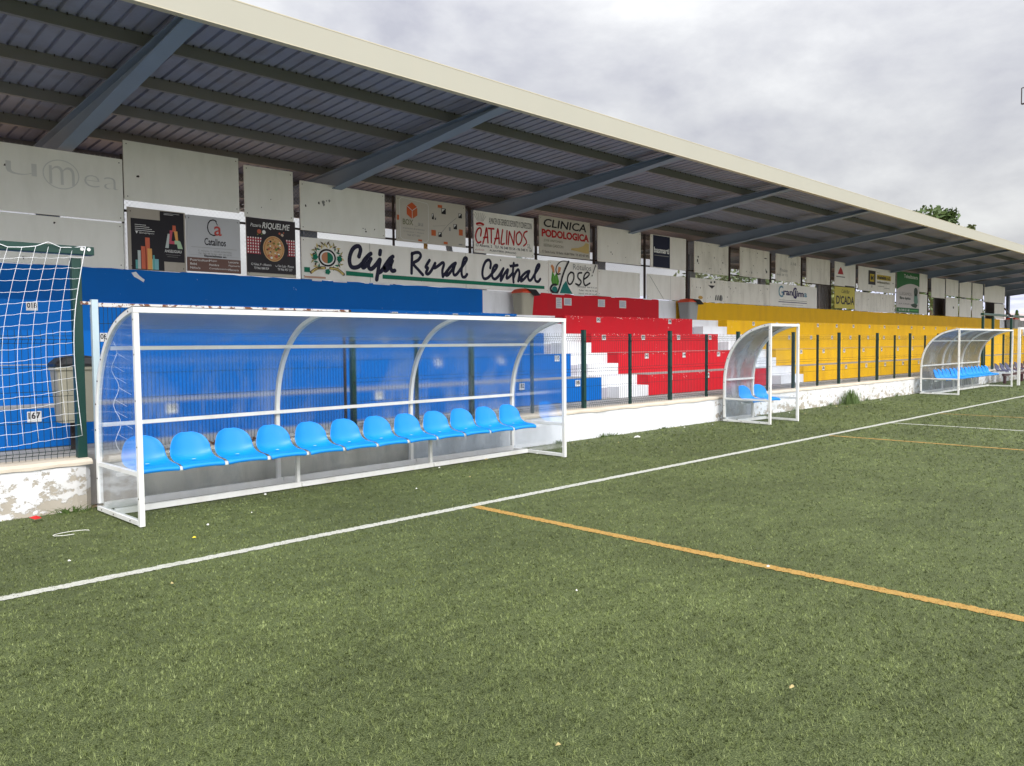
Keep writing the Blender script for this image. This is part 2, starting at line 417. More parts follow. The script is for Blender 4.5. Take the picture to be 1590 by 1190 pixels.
def ragged(ax, a, b, p0, p1):
    vs = []; n = 0
    t = p0
    while True:
        j0, j1 = rng.uniform(-.010, .010), rng.uniform(-.010, .010)
        if ax == 'x': vs += [(t, a + j0, .004), (t, b + j1, .004)]
        else: vs += [(b + j1, t, .004), (a + j0, t, .004)]
        n += 1
        if t >= p1: break
        near = abs(t - (4 if ax == 'x' else 3)) < 9
        t = min(p1, t + (.02 if near else .4))
    return MB().add(vs, [(2 * i, 2 * i + 2, 2 * i + 3, 2 * i + 1) for i in range(n - 1)])
for ln in LINES:
    tag(ragged(*ln[:5]).build('pitch_line', line_w if ln[5] == 'w' else line_o), kind='structure')

def blades():
    g = np.random.default_rng(5)
    NT, PER, FAR = 230000, 4, 42.0
    near_a, far_a = .5 * (4.2 ** 2 - 1.6 ** 2), 4.2 ** 2 * math.log(FAR / 4.2)
    n1 = int(NT * near_a / (near_a + far_a))
    d = np.concatenate([np.sqrt(g.uniform(1.6 ** 2, 4.2 ** 2, n1)), 4.2 * (FAR / 4.2) ** g.uniform(0, 1, NT - n1)])
    az = g.uniform(R(-2), R(100), NT)
    tx, ty = d * np.cos(az), d * np.sin(az)
    ttone = g.beta(2.3, 2.3, NT); tlean = g.uniform(0, 2 * math.pi, NT)
    sc = np.maximum(1, d / 6.5)
    rep = lambda a: np.repeat(a, PER)
    d, sc = rep(d), rep(sc); n = NT * PER
    x = rep(tx) + g.normal(0, .0036, n) * sc; y = rep(ty) + g.normal(0, .0036, n) * sc
    tone = np.clip(rep(ttone) + g.normal(0, .17, n), 0, 1)
    lean_dir = rep(tlean) + g.normal(0, .7, n)
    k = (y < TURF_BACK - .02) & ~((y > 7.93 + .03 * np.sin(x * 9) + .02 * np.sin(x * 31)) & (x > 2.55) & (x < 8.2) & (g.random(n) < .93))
    mi = np.zeros(n, np.int32)
    for ax, a, b, p0, p1, cc in LINES:
        u, v = (y, x) if ax == 'x' else (x, y)
        inside = (u > a + .002) & (u < b - .002) & (v > p0) & (v < p1)
        mi[inside & (g.random(n) > .16)] = 1 if cc == 'w' else 2
        near_line = (u > a - .004 * sc) & (u < b + .004 * sc) & (v > p0) & (v < p1)
        k &= ~(near_line & (d > 9)) & ~(near_line & ~inside & (d > 5))
    x, y, d, sc, tone, lean_dir, mi = [q[k] for q in (x, y, d, sc, tone, lean_dir, mi)]; n = len(x)
    w = (.0020 + .0015 * g.random(n)) * sc
    h = (.008 + .009 * g.random(n)) * np.minimum(np.maximum(1, d / 9), 1.7)
    ln = h * g.uniform(.3, 1.5, n)
    th = lean_dir + math.pi / 2
    cx, cy = np.cos(th) * w / 2, np.sin(th) * w / 2
    co = np.empty((n, 3, 3), np.float32)
    co[:, 0] = np.stack([x - cx, y - cy, np.zeros(n)], 1)
    co[:, 1] = np.stack([x + cx, y + cy, np.zeros(n)], 1)
    co[:, 2] = np.stack([x + np.cos(lean_dir) * ln, y + np.sin(lean_dir) * ln, h], 1)
    me = bpy.data.meshes.new('turf_fibres')
    me.vertices.add(3 * n); me.vertices.foreach_set('co', co.ravel())
    me.loops.add(3 * n); me.loops.foreach_set('vertex_index', np.arange(3 * n, dtype=np.int32))
    me.polygons.add(n); me.polygons.foreach_set('loop_start', np.arange(0, 3 * n, 3, dtype=np.int32))
    me.polygons.foreach_set('loop_total', np.full(n, 3, np.int32)); me.polygons.foreach_set('material_index', mi)
    for m in (blade_m, line_w, line_o): me.materials.append(m)
    at = me.attributes.new('tone', 'FLOAT', 'POINT')
    at.data.foreach_set('value', np.repeat(tone, 3).astype(np.float32))
    me.update(calc_edges=True)
    o = bpy.data.objects.new('turf_fibres', me); COL.objects.link(o)
    tag(o, 'short dense green artificial turf fibres covering the pitch', 'turf', kind='stuff')
blades()
CAJA = [[(8.794,3.293),(8.833,3.414),(8.813,3.481),(8.746,3.489),(8.657,3.426),(8.596,3.31),(8.578,3.197),(8.605,3.1),(8.678,3.073),(8.782,3.099),(8.865,3.16),(8.934,3.234),(9.011,3.327),(9.073,3.369)],[(9.011,3.327),(8.919,3.233),(8.872,3.142),(8.883,3.089),(8.931,3.108),(9.008,3.188),(9.071,3.268)],[(9.071,3.268),(9.024,3.189),(9.01,3.125),(9.036,3.076),(9.097,3.08),(9.191,3.162),(9.286,3.27),(9.26,3.154),(9.234,3.025),(9.2,2.87)],[(9.3,3.444),(9.285,3.372)],[(9.231,2.999),(9.328,3.056),(9.457,3.218),(9.529,3.3),(9.602,3.35)],[(9.529,3.3),(9.416,3.151),(9.391,3.066),(9.454,3.076),(9.535,3.184),(9.587,3.265)],[(9.587,3.265),(9.548,3.185),(9.541,3.12),(9.58,3.064),(9.641,3.074)]]
RURAL = [[(10.086,3.453),(10.074,3.248),(10.065,3.043)],[(10.078,3.431),(10.16,3.469),(10.264,3.477),(10.309,3.415),(10.239,3.324),(10.115,3.244),(10.235,3.129),(10.357,3.027)],[(10.539,3.34),(10.435,3.195),(10.491,3.177),(10.444,3.076),(10.497,3.052),(10.583,3.127),(10.69,3.288)],[(10.69,3.288),(10.66,3.187),(10.769,3.238),(10.886,3.312),(10.929,3.281),(10.883,3.145),(10.895,3.017)],[(10.895,3.023),(11.014,3.142),(11.148,3.273),(11.253,3.329),(11.243,3.302),(11.177,3.207),(11.056,3.077),(10.986,3.051),(11.013,3.13),(11.088,3.224)],[(11.244,3.313),(11.191,3.163),(11.204,3.078),(11.279,3.089),(11.416,3.233),(11.546,3.378),(11.578,3.449),(11.517,3.456),(11.464,3.361),(11.421,3.177),(11.444,3.053),(11.519,3.045),(11.581,3.106)],[(12.277,3.286),(12.294,3.393),(12.247,3.46),(12.15,3.43),(12.068,3.308),(12.034,3.143),(12.08,3.04),(12.193,3.058),(12.323,3.159),(12.456,3.285),(12.49,3.358),(12.408,3.341),(12.341,3.231),(12.339,3.089),(12.42,3.046),(12.536,3.123),(12.688,3.299)],[(12.688,3.299),(12.626,3.176),(12.601,3.019),(12.72,3.181),(12.829,3.283),(12.804,3.186),(12.785,3.084),(12.87,3.117),(12.991,3.22)],[(13.021,3.44),(12.991,3.245),(13.008,3.003)],[(12.918,3.366),(13.148,3.404)],[(13.01,3.1),(13.066,3.213),(13.164,3.303),(13.204,3.208),(13.161,3.035)],[(13.161,3.035),(13.266,3.138),(13.408,3.244),(13.533,3.288),(13.521,3.251),(13.46,3.186),(13.336,3.081),(13.251,3.04),(13.28,3.115)],[(13.525,3.275),(13.488,3.15),(13.53,3.073),(13.602,3.094),(13.729,3.238),(13.858,3.382),(13.888,3.459),(13.83,3.455),(13.767,3.364),(13.721,3.187),(13.746,3.077),(13.836,3.056),(13.91,3.122)]]
CATAL = [[(11.994,3.978),(12.016,4.091),(11.983,4.149),(11.907,4.111),(11.85,3.995),(11.862,3.876),(11.923,3.82),(11.999,3.847)],[(12.06,3.816),(12.126,3.99),(12.177,4.167),(12.203,4.007),(12.214,3.844)],[(12.083,3.945),(12.209,3.967)],[(12.318,4.16),(12.32,3.853)],[(12.233,4.163),(12.403,4.169)],[(12.405,3.829),(12.472,3.99),(12.524,4.18),(12.551,4.028),(12.563,3.853)],[(12.428,3.95),(12.565,3.977)],[(12.676,4.174),(12.637,3.983),(12.628,3.848),(12.723,3.866)],[(12.815,4.166),(12.789,3.861)],[(12.847,3.855),(12.888,4.152)],[(12.888,4.152),(12.961,4.012),(13.026,3.859)],[(13.026,3.859),(13.06,4.178)],[(13.218,4.182),(13.126,4.111),(13.109,3.961),(13.169,3.876),(13.26,3.942),(13.3,4.084),(13.218,4.182)],[(13.471,4.211),(13.385,4.177),(13.354,4.099),(13.43,4.01),(13.444,3.936),(13.351,3.864)]]
JOSE = [[(14.898,3.61),(14.673,3.595),(14.517,3.496),(14.461,3.375),(14.515,3.275),(14.615,3.288)],[(14.932,3.605),(14.806,3.425),(14.692,3.21),(14.601,2.983),(14.488,2.815),(14.335,2.831),(14.266,2.909),(14.336,3.0),(14.468,3.014)],[(15.01,3.347),(14.918,3.267),(14.883,3.145),(14.939,3.051),(15.042,3.078),(15.124,3.203),(15.113,3.323),(15.01,3.347)],[(15.428,3.356),(15.299,3.333),(15.286,3.227),(15.403,3.141),(15.331,3.046),(15.192,3.07)],[(15.497,3.192),(15.641,3.261),(15.725,3.342),(15.642,3.383),(15.534,3.301),(15.502,3.146),(15.568,3.045),(15.748,3.112)],[(15.982,3.582),(15.871,3.381)],[(15.841,3.318),(15.829,3.298)]]

# ---------------------------------------------------------------- terrace (grandstand)
XS = -5.0
TY = [9.65, 10.43, 11.16, 11.94, 13.10]
TZ = [.49, .92, 1.37, 1.79, 2.21]
TMID = [.71, 1.15, 1.59, 2.02]
stand = empty('grandstand_terrace', (20, 11, 0))
tag(stand, 'long stepped concrete terrace painted in blue, red and yellow blocks with white stairs', 'grandstand')
def child(o, p):
    o.parent = p; o.matrix_parent_inverse = Matrix.Translation(-Vector(p.location)); return o
MB().box(XS, 70, 8.66, 13.3, -.02, .49).build('walkway_slab', concrete).parent = None
child(bpy.data.objects['walkway_slab'], stand)
def tiers(x0, x1, mat, name):
    b = MB()
    for k in range(4):
        b.box(x0, x1, TY[k], TY[k + 1] if k < 3 else 13.1, .492, TZ[k + 1] , 0, top=1)
    # chipped rounded nosing line
    child(b.build(name, [mat, concrete], bevel=.006), stand)
tiers(XS, 11.93, blue_p, 'blue_tiers'); tiers(13.45, 18.65, red_p, 'red_tiers'); tiers(20.45, 52.85, yellow_p, 'yellow_tiers'); tiers(54.6, 70, orange_p, 'ochre_tiers')
def stairs(x0, x1):
    b = MB()
    for k in range(4):
        yk = TY[k] + .29
        b.box(x0 + .002, x1 - .002, yk, (TY[k + 1] + .29) if k < 3 else 13.1, .494, TZ[k + 1] - .003, 0)
        b.box(x0 + .54, x1 - .002, TY[k] + .003, yk - .001, TZ[k], TMID[k], 0)
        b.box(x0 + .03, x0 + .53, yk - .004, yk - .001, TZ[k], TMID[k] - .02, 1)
    child(b.build('stair_flight', [stair_white, bare_grey], bevel=.008), stand)
stairs(11.93, 13.45); stairs(18.65, 20.45); stairs(52.85, 54.6)
for nm, a, c, m in (('blue_back_wall', XS, 12.02, blue_p), ('white_back_wall', 12.02, 13.35, white_wall), ('red_back_wall', 13.35, 18.75, red_p),
                    ('white_back_wall', 18.75, 19.6, white_wall), ('yellow_back_wall', 19.6, 52.85, yellow_p), ('white_back_wall', 52.85, 55.2, white_wall), ('grey_back_wall', 55.2, 70, concrete)):
    child(MB().box(a, c, 13.102, 13.3, 0, 2.78).build(nm, m), stand)
# ragged limewash edge where the wall paint meets the boards
rg = random.Random(11)
def ragged_strip(x0, x1, mat, seed):
    r_ = random.Random(seed); top = []; x = x0
    while x < x1:
        top.append((x, 2.785 + r_.choice([0, .003, .006, .01, .013]) )); x += r_.uniform(.06, .28)
    top.append((x1, 2.79))
    b = MB()
    for i in range(len(top) - 1):
        b.poly([(top[i][0], 2.76), (top[i + 1][0], 2.76), top[i + 1], top[i]], 13.0985)
    child(b.build('wall_paint_edge', mat), stand)
ragged_strip(3.2, 12.0, blue_p, 1); ragged_strip(13.36, 18.7, red_p, 2); ragged_strip(19.7, 50, yellow_p, 3)
wl = MB()
wl.poly([(4.56, 2.74), (4.63, 2.76), (4.68, 2.70), (4.76, 2.64), (4.74, 2.60), (4.66, 2.65), (4.60, 2.68)], 13.0975)
for a, c in ((7.75, 7.95), (8.2, 8.5), (8.9, 9.0), (9.1, 9.5), (13.5, 13.9), (14.3, 14.75), (15.1, 15.5), (16.6, 16.75), (18.0, 18.4)):
    wl.rect(a, c, 2.768 + rg.uniform(0, .01), 2.80, 13.0965)
child(wl.build('bare_plaster_edge', stair_white), stand)

# chipped paint flecks along the step edges
fl = {m.name: MB() for m in (red_p, blue_p, yellow_p)}; rf_ = random.Random(77)
for x0, x1, mm, nn in ((13.5, 18.6, red_p, 190), (8.6, 11.9, blue_p, 60), (20.5, 34, yellow_p, 120)):
    for _ in range(nn):
        k = rf_.choice([0, 1, 2, 2, 3, 3]); x = rf_.uniform(x0, x1); z = TZ[k + 1] - abs(rf_.gauss(0, .035)) - .004; w_ = rf_.uniform(.006, .03); h_ = rf_.uniform(.003, .010)
        fl[mm.name].poly([(x + w_ * math.cos(a) * rf_.uniform(.6, 1), z + h_ * math.sin(a) * rf_.uniform(.6, 1)) for a in [q * math.pi / 3 for q in range(6)]], TY[k] - .0015)
for nm_, b in fl.items():
    o = child(b.build('paint_chips', flat('chip_' + nm_, (.72, .55, .52) if 'red' in nm_ else ((.45, .52, .62) if 'blue' in nm_ else (.70, .60, .42)))), stand); o['kind'] = 'stuff'

# seat numbers on the risers
NUM = 0
def seat_number(x, k, txt, w=.135):
    b = MB(); y = TY[k] - .006; z = TZ[k + 1] - .085
    b.box(x - w / 2, x + w / 2, y, TY[k] - .001, z - .058, z + .055, 0)
    b.text(txt, x - w * .42, x + w * .42, z - .026, z + .045, y - .002, 1, bold=.02)
    child(b.build('seat_number', [label_m, ink]), stand)
rows = [('T4', 3, 2.87, 18, 1.468), ('T3', 2, 3.52, 68, 1.475), ('T2', 1, 4.04, 120, 1.49), ('T1', 0, 2.30, 167, 1.49)]
for _, k, x0, n0, st in rows:
    i = 0
    lim = 43 if k == 3 else 36
    while x0 + i * st < lim:
        x = x0 + i * st
        if not (k <= 2 and 3.9 < x < 9.3 and i % 4 != 3) and not (11.8 < x < 13.55 or 18.5 < x < 20.6) and not (k == 3 and 15.5 < x < 16.8):
            seat_number(x + rg.uniform(-.03, .03), k, '%03d' % (n0 + 3 * i))
        i += 1

# ---------------------------------------------------------------- perimeter wall along the pitch
def wall_seg(x0, x1, mat, label, round_end=False, cap_over=.0):
    t = empty('perimeter_wall', ((x0 + x1) / 2, 8.5, 0))
    tag(t, label, 'wall', 'low perimeter wall along the pitch')
    if round_end:
        pl = [(x0, 8.34), (x1 - .16, 8.34), (x1 - .07, 8.355), (x1 - .02, 8.40), (x1, 8.48), (x1, 8.655), (x0, 8.655)]
    else: pl = [(x0, 8.40), (x1, 8.40), (x1, 8.655), (x0, 8.655)]
    child(MB().prism_z(pl, -.02, .43).build('wall_body', mat), t)
    # uneven mortar cap
    r_ = random.Random(int(x0 * 10) + 5); b = MB(); x = x0; rows_ = []
    y0 = 8.325 if round_end else 8.385
    while True:
        j = r_.uniform(-.008, .008)
        rows_.append([(x, y0 + j * .5, .432 + j), (x, y0 + .004, .462 + j * .3), (x, y0 + .035, .488 + j * .2), (x, 8.655, .494)])
        if x >= x1 - 1e-6: break
        x = min(x1, x + r_.uniform(.10, .3))
    if round_end:
        for rr in (rows_[-1],):
            for q in range(4): rr[q] = (rr[q][0] , rr[q][1] + (.12 if q < 3 else 0), rr[q][2] - .01)
    vs = [p for q in rows_ for p in q]
    fs = [(i * 4 + k, (i + 1) * 4 + k, (i + 1) * 4 + k + 1, i * 4 + k + 1) for i in range(len(rows_) - 1) for k in range(3)]
    fs += [(0, 1, 2, 3), tuple((len(rows_) - 1) * 4 + k for k in (3, 2, 1, 0))]
    o = b.add(vs, fs).build('wall_cap', cap_m, smooth=False); child(o, t)
    return t
wall_seg(-6, 2.50, peel_heavy, 'peeling white low wall with a rounded end left of the long dugout', True)
wall_seg(2.66, 6.35, bare_wall, 'bare grey concrete length of low wall behind the long dugout')
wall_seg(6.352, 13.93, white_wall, 'cleanly whitewashed length of low wall between the long and the small dugout')
wall_seg(13.932, 60, peel_light, 'weathered patchy white low wall running right from the small dugout')

# ---------------------------------------------------------------- wire fence on the wall
fence = empty('wire_fence', (20, 8.52, .49))
tag(fence, 'dark green welded mesh fence standing on the low white wall', 'fence')
def mesh_panel(x0, x1, z0=.50, z1=1.74, y=8.52):
    """welded panel: vertical wires kinked at the folds, pairs of horizontal wires"""
    b = MB(); folds = [(z0, 0), (z0 + .04, 0), (z0 + .075, -.035), (z0 + .11, 0), (z0 + .60, 0), (z0 + .625, -.025), (z0 + .65, 0), (z1 - .13, 0), (z1 - .095, -.035), (z1 - .06, 0), (z1, 0)]
    n = int(round((x1 - x0) / .0535)); hw = .0024
    for i in range(1, n):
        x = x0 + (x1 - x0) * i / n; vs = []
        for z, dy in folds:
            vs += [(x - hw, y + dy - .001, z), (x + hw, y + dy - .001, z), (x, y + dy + .003, z)]
        fs = []
        for q in range(len(folds) - 1):
            a, c = q * 3, q * 3 + 3
            fs += [(a, a + 1, c + 1, c), (a + 1, a + 2, c + 2, c + 1), (a + 2, a, c, c + 2)]
        b.add(vs, fs)
    for z, dy in ((z0 + .04, .004), (z0 + .075, -.031), (z0 + .11, .004), (z0 + .355, .004), (z0 + .60, .004), (z0 + .65, .004), (z0 + .88, .004), (z1 - .13, .004), (z1 - .095, -.031), (z1 - .06, .004)):
        b.box(x0, x1, y + dy, y + dy + .005, z - .0026, z + .0026)
    return b
def fence_post(x, thick=True, h=1.78):
    w = .032 if thick else .022; b = MB()
    b.box(x - w, x + w, 8.535, 8.535 + 2 * w, .49, h if thick else h - .06)
    b.box(x - w - .002, x + w + .002, 8.533, 8.537 + 2 * w, (h if thick else h - .06), (h if thick else h - .06) + .012, 1)
    for z in (.62, 1.1, 1.6): b.box(x - .012, x + .012, 8.522, 8.535, z - .012, z + .012, 1)
    child(b.build('fence_post', [green_steel, black], bevel=.003), fence)
edges = [5.62, 7.62] + [10.12 + 2.5 * i for i in range(15)]
for a, c in zip(edges[:-1], edges[1:]):
    if 31.5 < a < 33: continue
    child(mesh_panel(a + .03, c - .03).build('mesh_panel', dark_green), fence)
    fence_post((a + c) / 2, False)
for x in edges: fence_post(x)
child(mesh_panel(-5, 2.39).build('mesh_panel', dark_green), fence)
for x in (-2.6, -.1): fence_post(x)

# steel gate leaf in the gap left of and behind the long dugout
gate = empty('steel_gate', (2.58, 8.5, .47))
tag(gate, 'pale blue steel gate leaf with rusty top rail behind the long dugout', 'gate')
child(MB().box(2.555, 2.615, 8.43, 8.49, .46, 2.035).build('gate_stile', pale_blue, bevel=.004), gate)
child(MB().box(5.42, 5.45, 8.445, 8.475, .50, 1.965).build('gate_stile', dark_post, bevel=.003), gate)
child(MB().box(2.616, 5.50, 8.445, 8.485, 1.965, 2.005).build('top_rail', rust, bevel=.004), gate)
child(MB().box(2.616, 5.419, 8.445, 8.485, .50, .54).build('bottom_rail', rust, bevel=.004), gate)
child(MB().box(5.501, 5.53, 8.442, 8.488, 1.962, 2.008).build('end_cap', black), gate)
child(MB().box(2.46, 2.554, 8.45, 8.48, 1.985, 2.015).build('hinge_arm', rust), gate)
gm = MB()
for i in range(70):
    x = 2.63 + i * .04
    gm.box(x - .0018, x + .0018, 8.462, 8.466, .54, 1.965)
for z in (.8, 1.05, 1.3, 1.55, 1.8): gm.box(2.616, 5.419, 8.467, 8.471, z, z + .005)
child(gm.build('gate_mesh', dark_green), gate)

# ---------------------------------------------------------------- green portal frames
def portal(name, label, xs, bar0, bar1, group, z1=2.51, stay=None, y=8.5):
    t = empty(name, (xs[0], y, .49)); tag(t, label, 'frame', group)
    for x in xs:
        child(MB().box(x - .043, x + .043, y - .04, y + .04, .49, z1 - .08).build('upright', green_steel, bevel=.006), t)
    bb = MB().box(bar0, bar1, y - .055, y + .055, z1 - .045, z1 + .035)
    for dx in (.05, .11):
        bb.add([(bar1 - dx + .018 * math.cos(a * math.pi / 4), y - .0565, z1 + .01 + .018 * math.sin(a * math.pi / 4)) for a in range(8)], [tuple(range(8))], 1)
    child(bb.build('crossbar', [green_steel, label_m], bevel=.006), t)
    if stay: child(MB().bar(stay[0], stay[1], .04).build('stay', dark_post), t)
    return t
portal('green_goal_frame', 'green steel goal frame with white net at the far left', (2.44, -.8), -.9, 2.60, None)
portal('green_gate_portal', 'tall green steel portal rising over the fence behind the far dugout', (32.15, 33.4), 32.05, 35.2, None)
portal('green_net_frame', 'tall green steel frame with a slanted stay at the far right edge', (35.9, 43.4), 35.85, 43.5, None, stay=((34.9, 8.5, 2.78), (35.85, 8.5, 2.50)))

# goal net hanging from the crossbar
def net():
    b = MB(); nx, nz = 27, 17; P = []
    for j in range(nz + 1):
        row = []
        for i in range(nx + 1):
            u = i / nx; v = j / nz
            x = -.45 + 2.97 * u
            z = 2.49 - 1.83 * v
            sag = .05 * math.sin(math.pi * min(1, max(0, (x + .4) / 2.8)))
            # cords lean and bow toward the post near the right hand side
            k = max(0., (x - 1.1) / 1.4)
            xx = x - .32 * math.sin(min(1., v * 1.5) * math.pi / 2) * (1 - k * .72) - .06 * k * math.sin(v * math.pi)
            zz = z - sag * .5 + .10 * k * k * (1 - abs(v - .5)) + .004 * math.sin(i * 1.7 + j)
            y = 8.42 - .10 * math.sin(v * math.pi) * (1 - k * .6) - .03 * math.sin(i * .9)
            row.append(Vector((xx, y, zz)))
        P.append(row)
    for j in range(nz + 1):
        if j == 0: continue
        pts = []
        for i in range(nx):
            a, c = P[j][i], P[j][i + 1]
            pts += [a, (a + c) / 2 + Vector((0, 0, -.005))]
        pts.append(P[j][nx]); b.tube(pts, .0018, 5)
    for i in range(nx + 1):
        b.tube([P[j][i] for j in range(nz + 1)],   .0018 if i < nx else .0038, 5)
    # scalloped top rope tied to the bar
    top = []
    for i in range(0, nx + 1):
        top.append(P[0][i] + Vector((0, 0, .045 if i % 4 == 0 else (-.005 if i % 4 == 2 else .0))))
    b.tube(top, .004, 5)
    o = b.build('goal_net', net_m, smooth=True)
    tag(o, 'white knotted net hanging from the green crossbar at the far left', 'net')
    # a loose knot of cord halfway down
    return P
NP = net()

# ---------------------------------------------------------------- litter bins
def bin_(x, y, z, w, d, h, body, lidm, label, flap='black', post=False, open_=False):
    t = empty('litter_bin', (x, y, z)); tag(t, label, 'bin', 'litter bins on the stand')
    b = MB(); n = 10; rings = []
    def ringp(ww, dd, zz):
        r = .06; pts = []
        for cx, cy, a0 in ((ww / 2 - r, dd / 2 - r, 0), (-ww / 2 + r, dd / 2 - r, 90), (-ww / 2 + r, -dd / 2 + r, 180), (ww / 2 - r, -dd / 2 + r, 270)):
            for q in range(4):
                a = R(a0 + q * 30); pts.append((x + cx + r * math.cos(a), y + cy + r * math.sin(a), zz))
        return pts
    R_ = [ringp(w * .82, d * .82, z), ringp(w * .97, d * .97, z + h * .86), ringp(w * 1.04, d * 1.04, z + h * .87), ringp(w * 1.04, d * 1.04, z + h * .92), ringp(w * .94, d * .94, z + h * .92)]
    vs = [p for q in R_ for p in q]; m = 16
    fs = [(i * m + k, i * m + (k + 1) % m, (i + 1) * m + (k + 1) % m, (i + 1) * m + k) for i in range(4) for k in range(m)] + [tuple(range(m))[::-1], tuple(range(4 * m, 5 * m))]
    child(b.add(vs, fs).build('bin_body', body, bevel=.004), t)
    lid = MB(); zl = z + h * .925
    L_ = [ringp(w * 1.05, d * 1.05, zl), ringp(w * 1.05, d * 1.05, zl + .03), ringp(w * .8, d * .8, zl + .09), ringp(w * .4, d * .4, zl + .11)]
    vs = [p for q in L_ for p in q]
    fs = [(i * m + k, i * m + (k + 1) % m, (i + 1) * m + (k + 1) % m, (i + 1) * m + k) for i in range(3) for k in range(m)] + [tuple(range(m))[::-1], tuple(range(3 * m, 4 * m))]
    child(lid.add(vs, fs).build('bin_lid', lidm, smooth=False, bevel=.004), t)
    if flap:
        f = MB().add([(x - .05, y - d * .55, zl + .085), (x + w * .50, y - d * .55, zl + .085), (x + w * .72, y - d * .7, zl - .05), (x + w * .25, y - d * .72, zl - .07),
                      (x - .05, y - d * .2, zl + .115), (x + w * .50, y - d * .2, zl + .10), (x + w * .78, y - d * .5, zl - .03), (x + w * .3, y - d * .5, zl - .05)],
                     [(0, 1, 5, 4), (1, 2, 6, 5), (0, 3, 2, 1), (0, 4, 7, 3), (4, 5, 6, 7), (2, 3, 7, 6)])
        child(f.build('bin_flap', black), t)
    if post:
        child(MB().box(x - .03, x + .03, y + d * .42, y + d * .42 + .05, .49, z + h * .8).build('bin_post', dark_post), t)
    return t
bin_(12.98, 12.78, 2.21, .42, .38, .56, bin_grey, bin_red, 'beige litter bin with red lid on the top step between blue and red')
bin_(19.75, 12.78, 2.21, .50, .42, .56, bin_grey2, bin_red, 'grey litter bin with red lid on the top step between red and yellow')
bin_(54.2, 12.78, 2.21, .9, .5, .62, bin_grey2, bin_red, 'dark litter bin with red lid at the far end of the yellow wall', flap=None)
bin_(2.58, 9.05, .80, .46, .36, .62, bin_grey, black, 'beige litter bin with black lid behind the fence at the left', flap=None, post=True)

# ---------------------------------------------------------------- papers taped to the red wall
for (a, c, z0, z1, lb) in ((14.44, 14.65, 2.44, 2.70, 'tall narrow paper notice taped to the red back wall, leftmost'), (14.73, 15.01, 2.52, 2.70, 'wide paper notice just right of the tall one on the red wall'),
                       (16.05, 16.33, 2.52, 2.71, 'paper notice with torn tape in the middle of the red back wall'), (16.94, 17.23, 2.51, 2.71, 'rightmost paper notice taped to the red back wall')):
    b = MB().box(a, c, 13.092, 13.0975, z0, z1, 0)
    nl = 5
    for i in range(nl):
        zz = z1 - .03 - i * (z1 - z0 - .05) / nl
        b.rect(a + .03, c - .03 - .03 * (i % 2), zz - .014, zz, 13.0905, 1)
    tag(b.build('paper_notice', [label_m, flat('ink_bluegrey', (.30, .34, .45))]), lb, 'notice', 'paper notices on the red wall')

# ---------------------------------------------------------------- roof
SL = .06
def zs(y): return 5.30 - SL * (y - 8.45)
roof = empty('grandstand_roof', (25, 13, 0)); tag(roof, 'long cantilevered metal roof with cream fascia over the painted terrace', 'roof')
XR0, XR1, YB = -5.0, 61.5, 17.2
fb = MB(); fb.box(XR0, XR1, 8.44, 8.452, 5.052, 5.345)
child(fb.build('fascia', fascia_m), roof)
child(MB().box(XR0, XR1, 8.437, 8.53, 5.040, 5.051).box(XR0, XR1, 8.437, 8.4395, 5.3455, 5.352).box(XR0, XR1, 8.437, 8.60, 5.352, 5.358).build('fascia_trim', cream_lip), roof)
sh = MB(); vs = []; x = XR0
prof = []
while x < XR1:
    prof += [(x, 0), (x + .148, 0), (x + .160, .034), (x + .186, .034)]; x += .198
n = len(prof)
vs = [(px_, 8.455, zs(8.455) + dz) for px_, dz in prof] + [(px_, YB, zs(YB) + dz) for px_, dz in prof]
sh.add(vs, [(i, i + 1, n + i + 1, n + i) for i in range(n - 1)])
child(sh.build('roof_sheet', sheet_m), roof)
for yp in (9.72, 10.96, 12.22, 13.5, 14.75, 16.0, 17.15):
    zt = zs(yp) - .004; zb = zt - .15
    b = MB(); b.box(XR0, XR1, yp, yp + .004, zb, zt); b.box(XR0, XR1, yp + .004, yp + .062, zb, zb + .004); b.box(XR0, XR1, yp + .004, yp + .062, zt - .004, zt)
    b.box(XR0, XR1, yp + .058, yp + .062, zb + .004, zb + .02)
    child(b.build('purlin', purlin_m), roof)
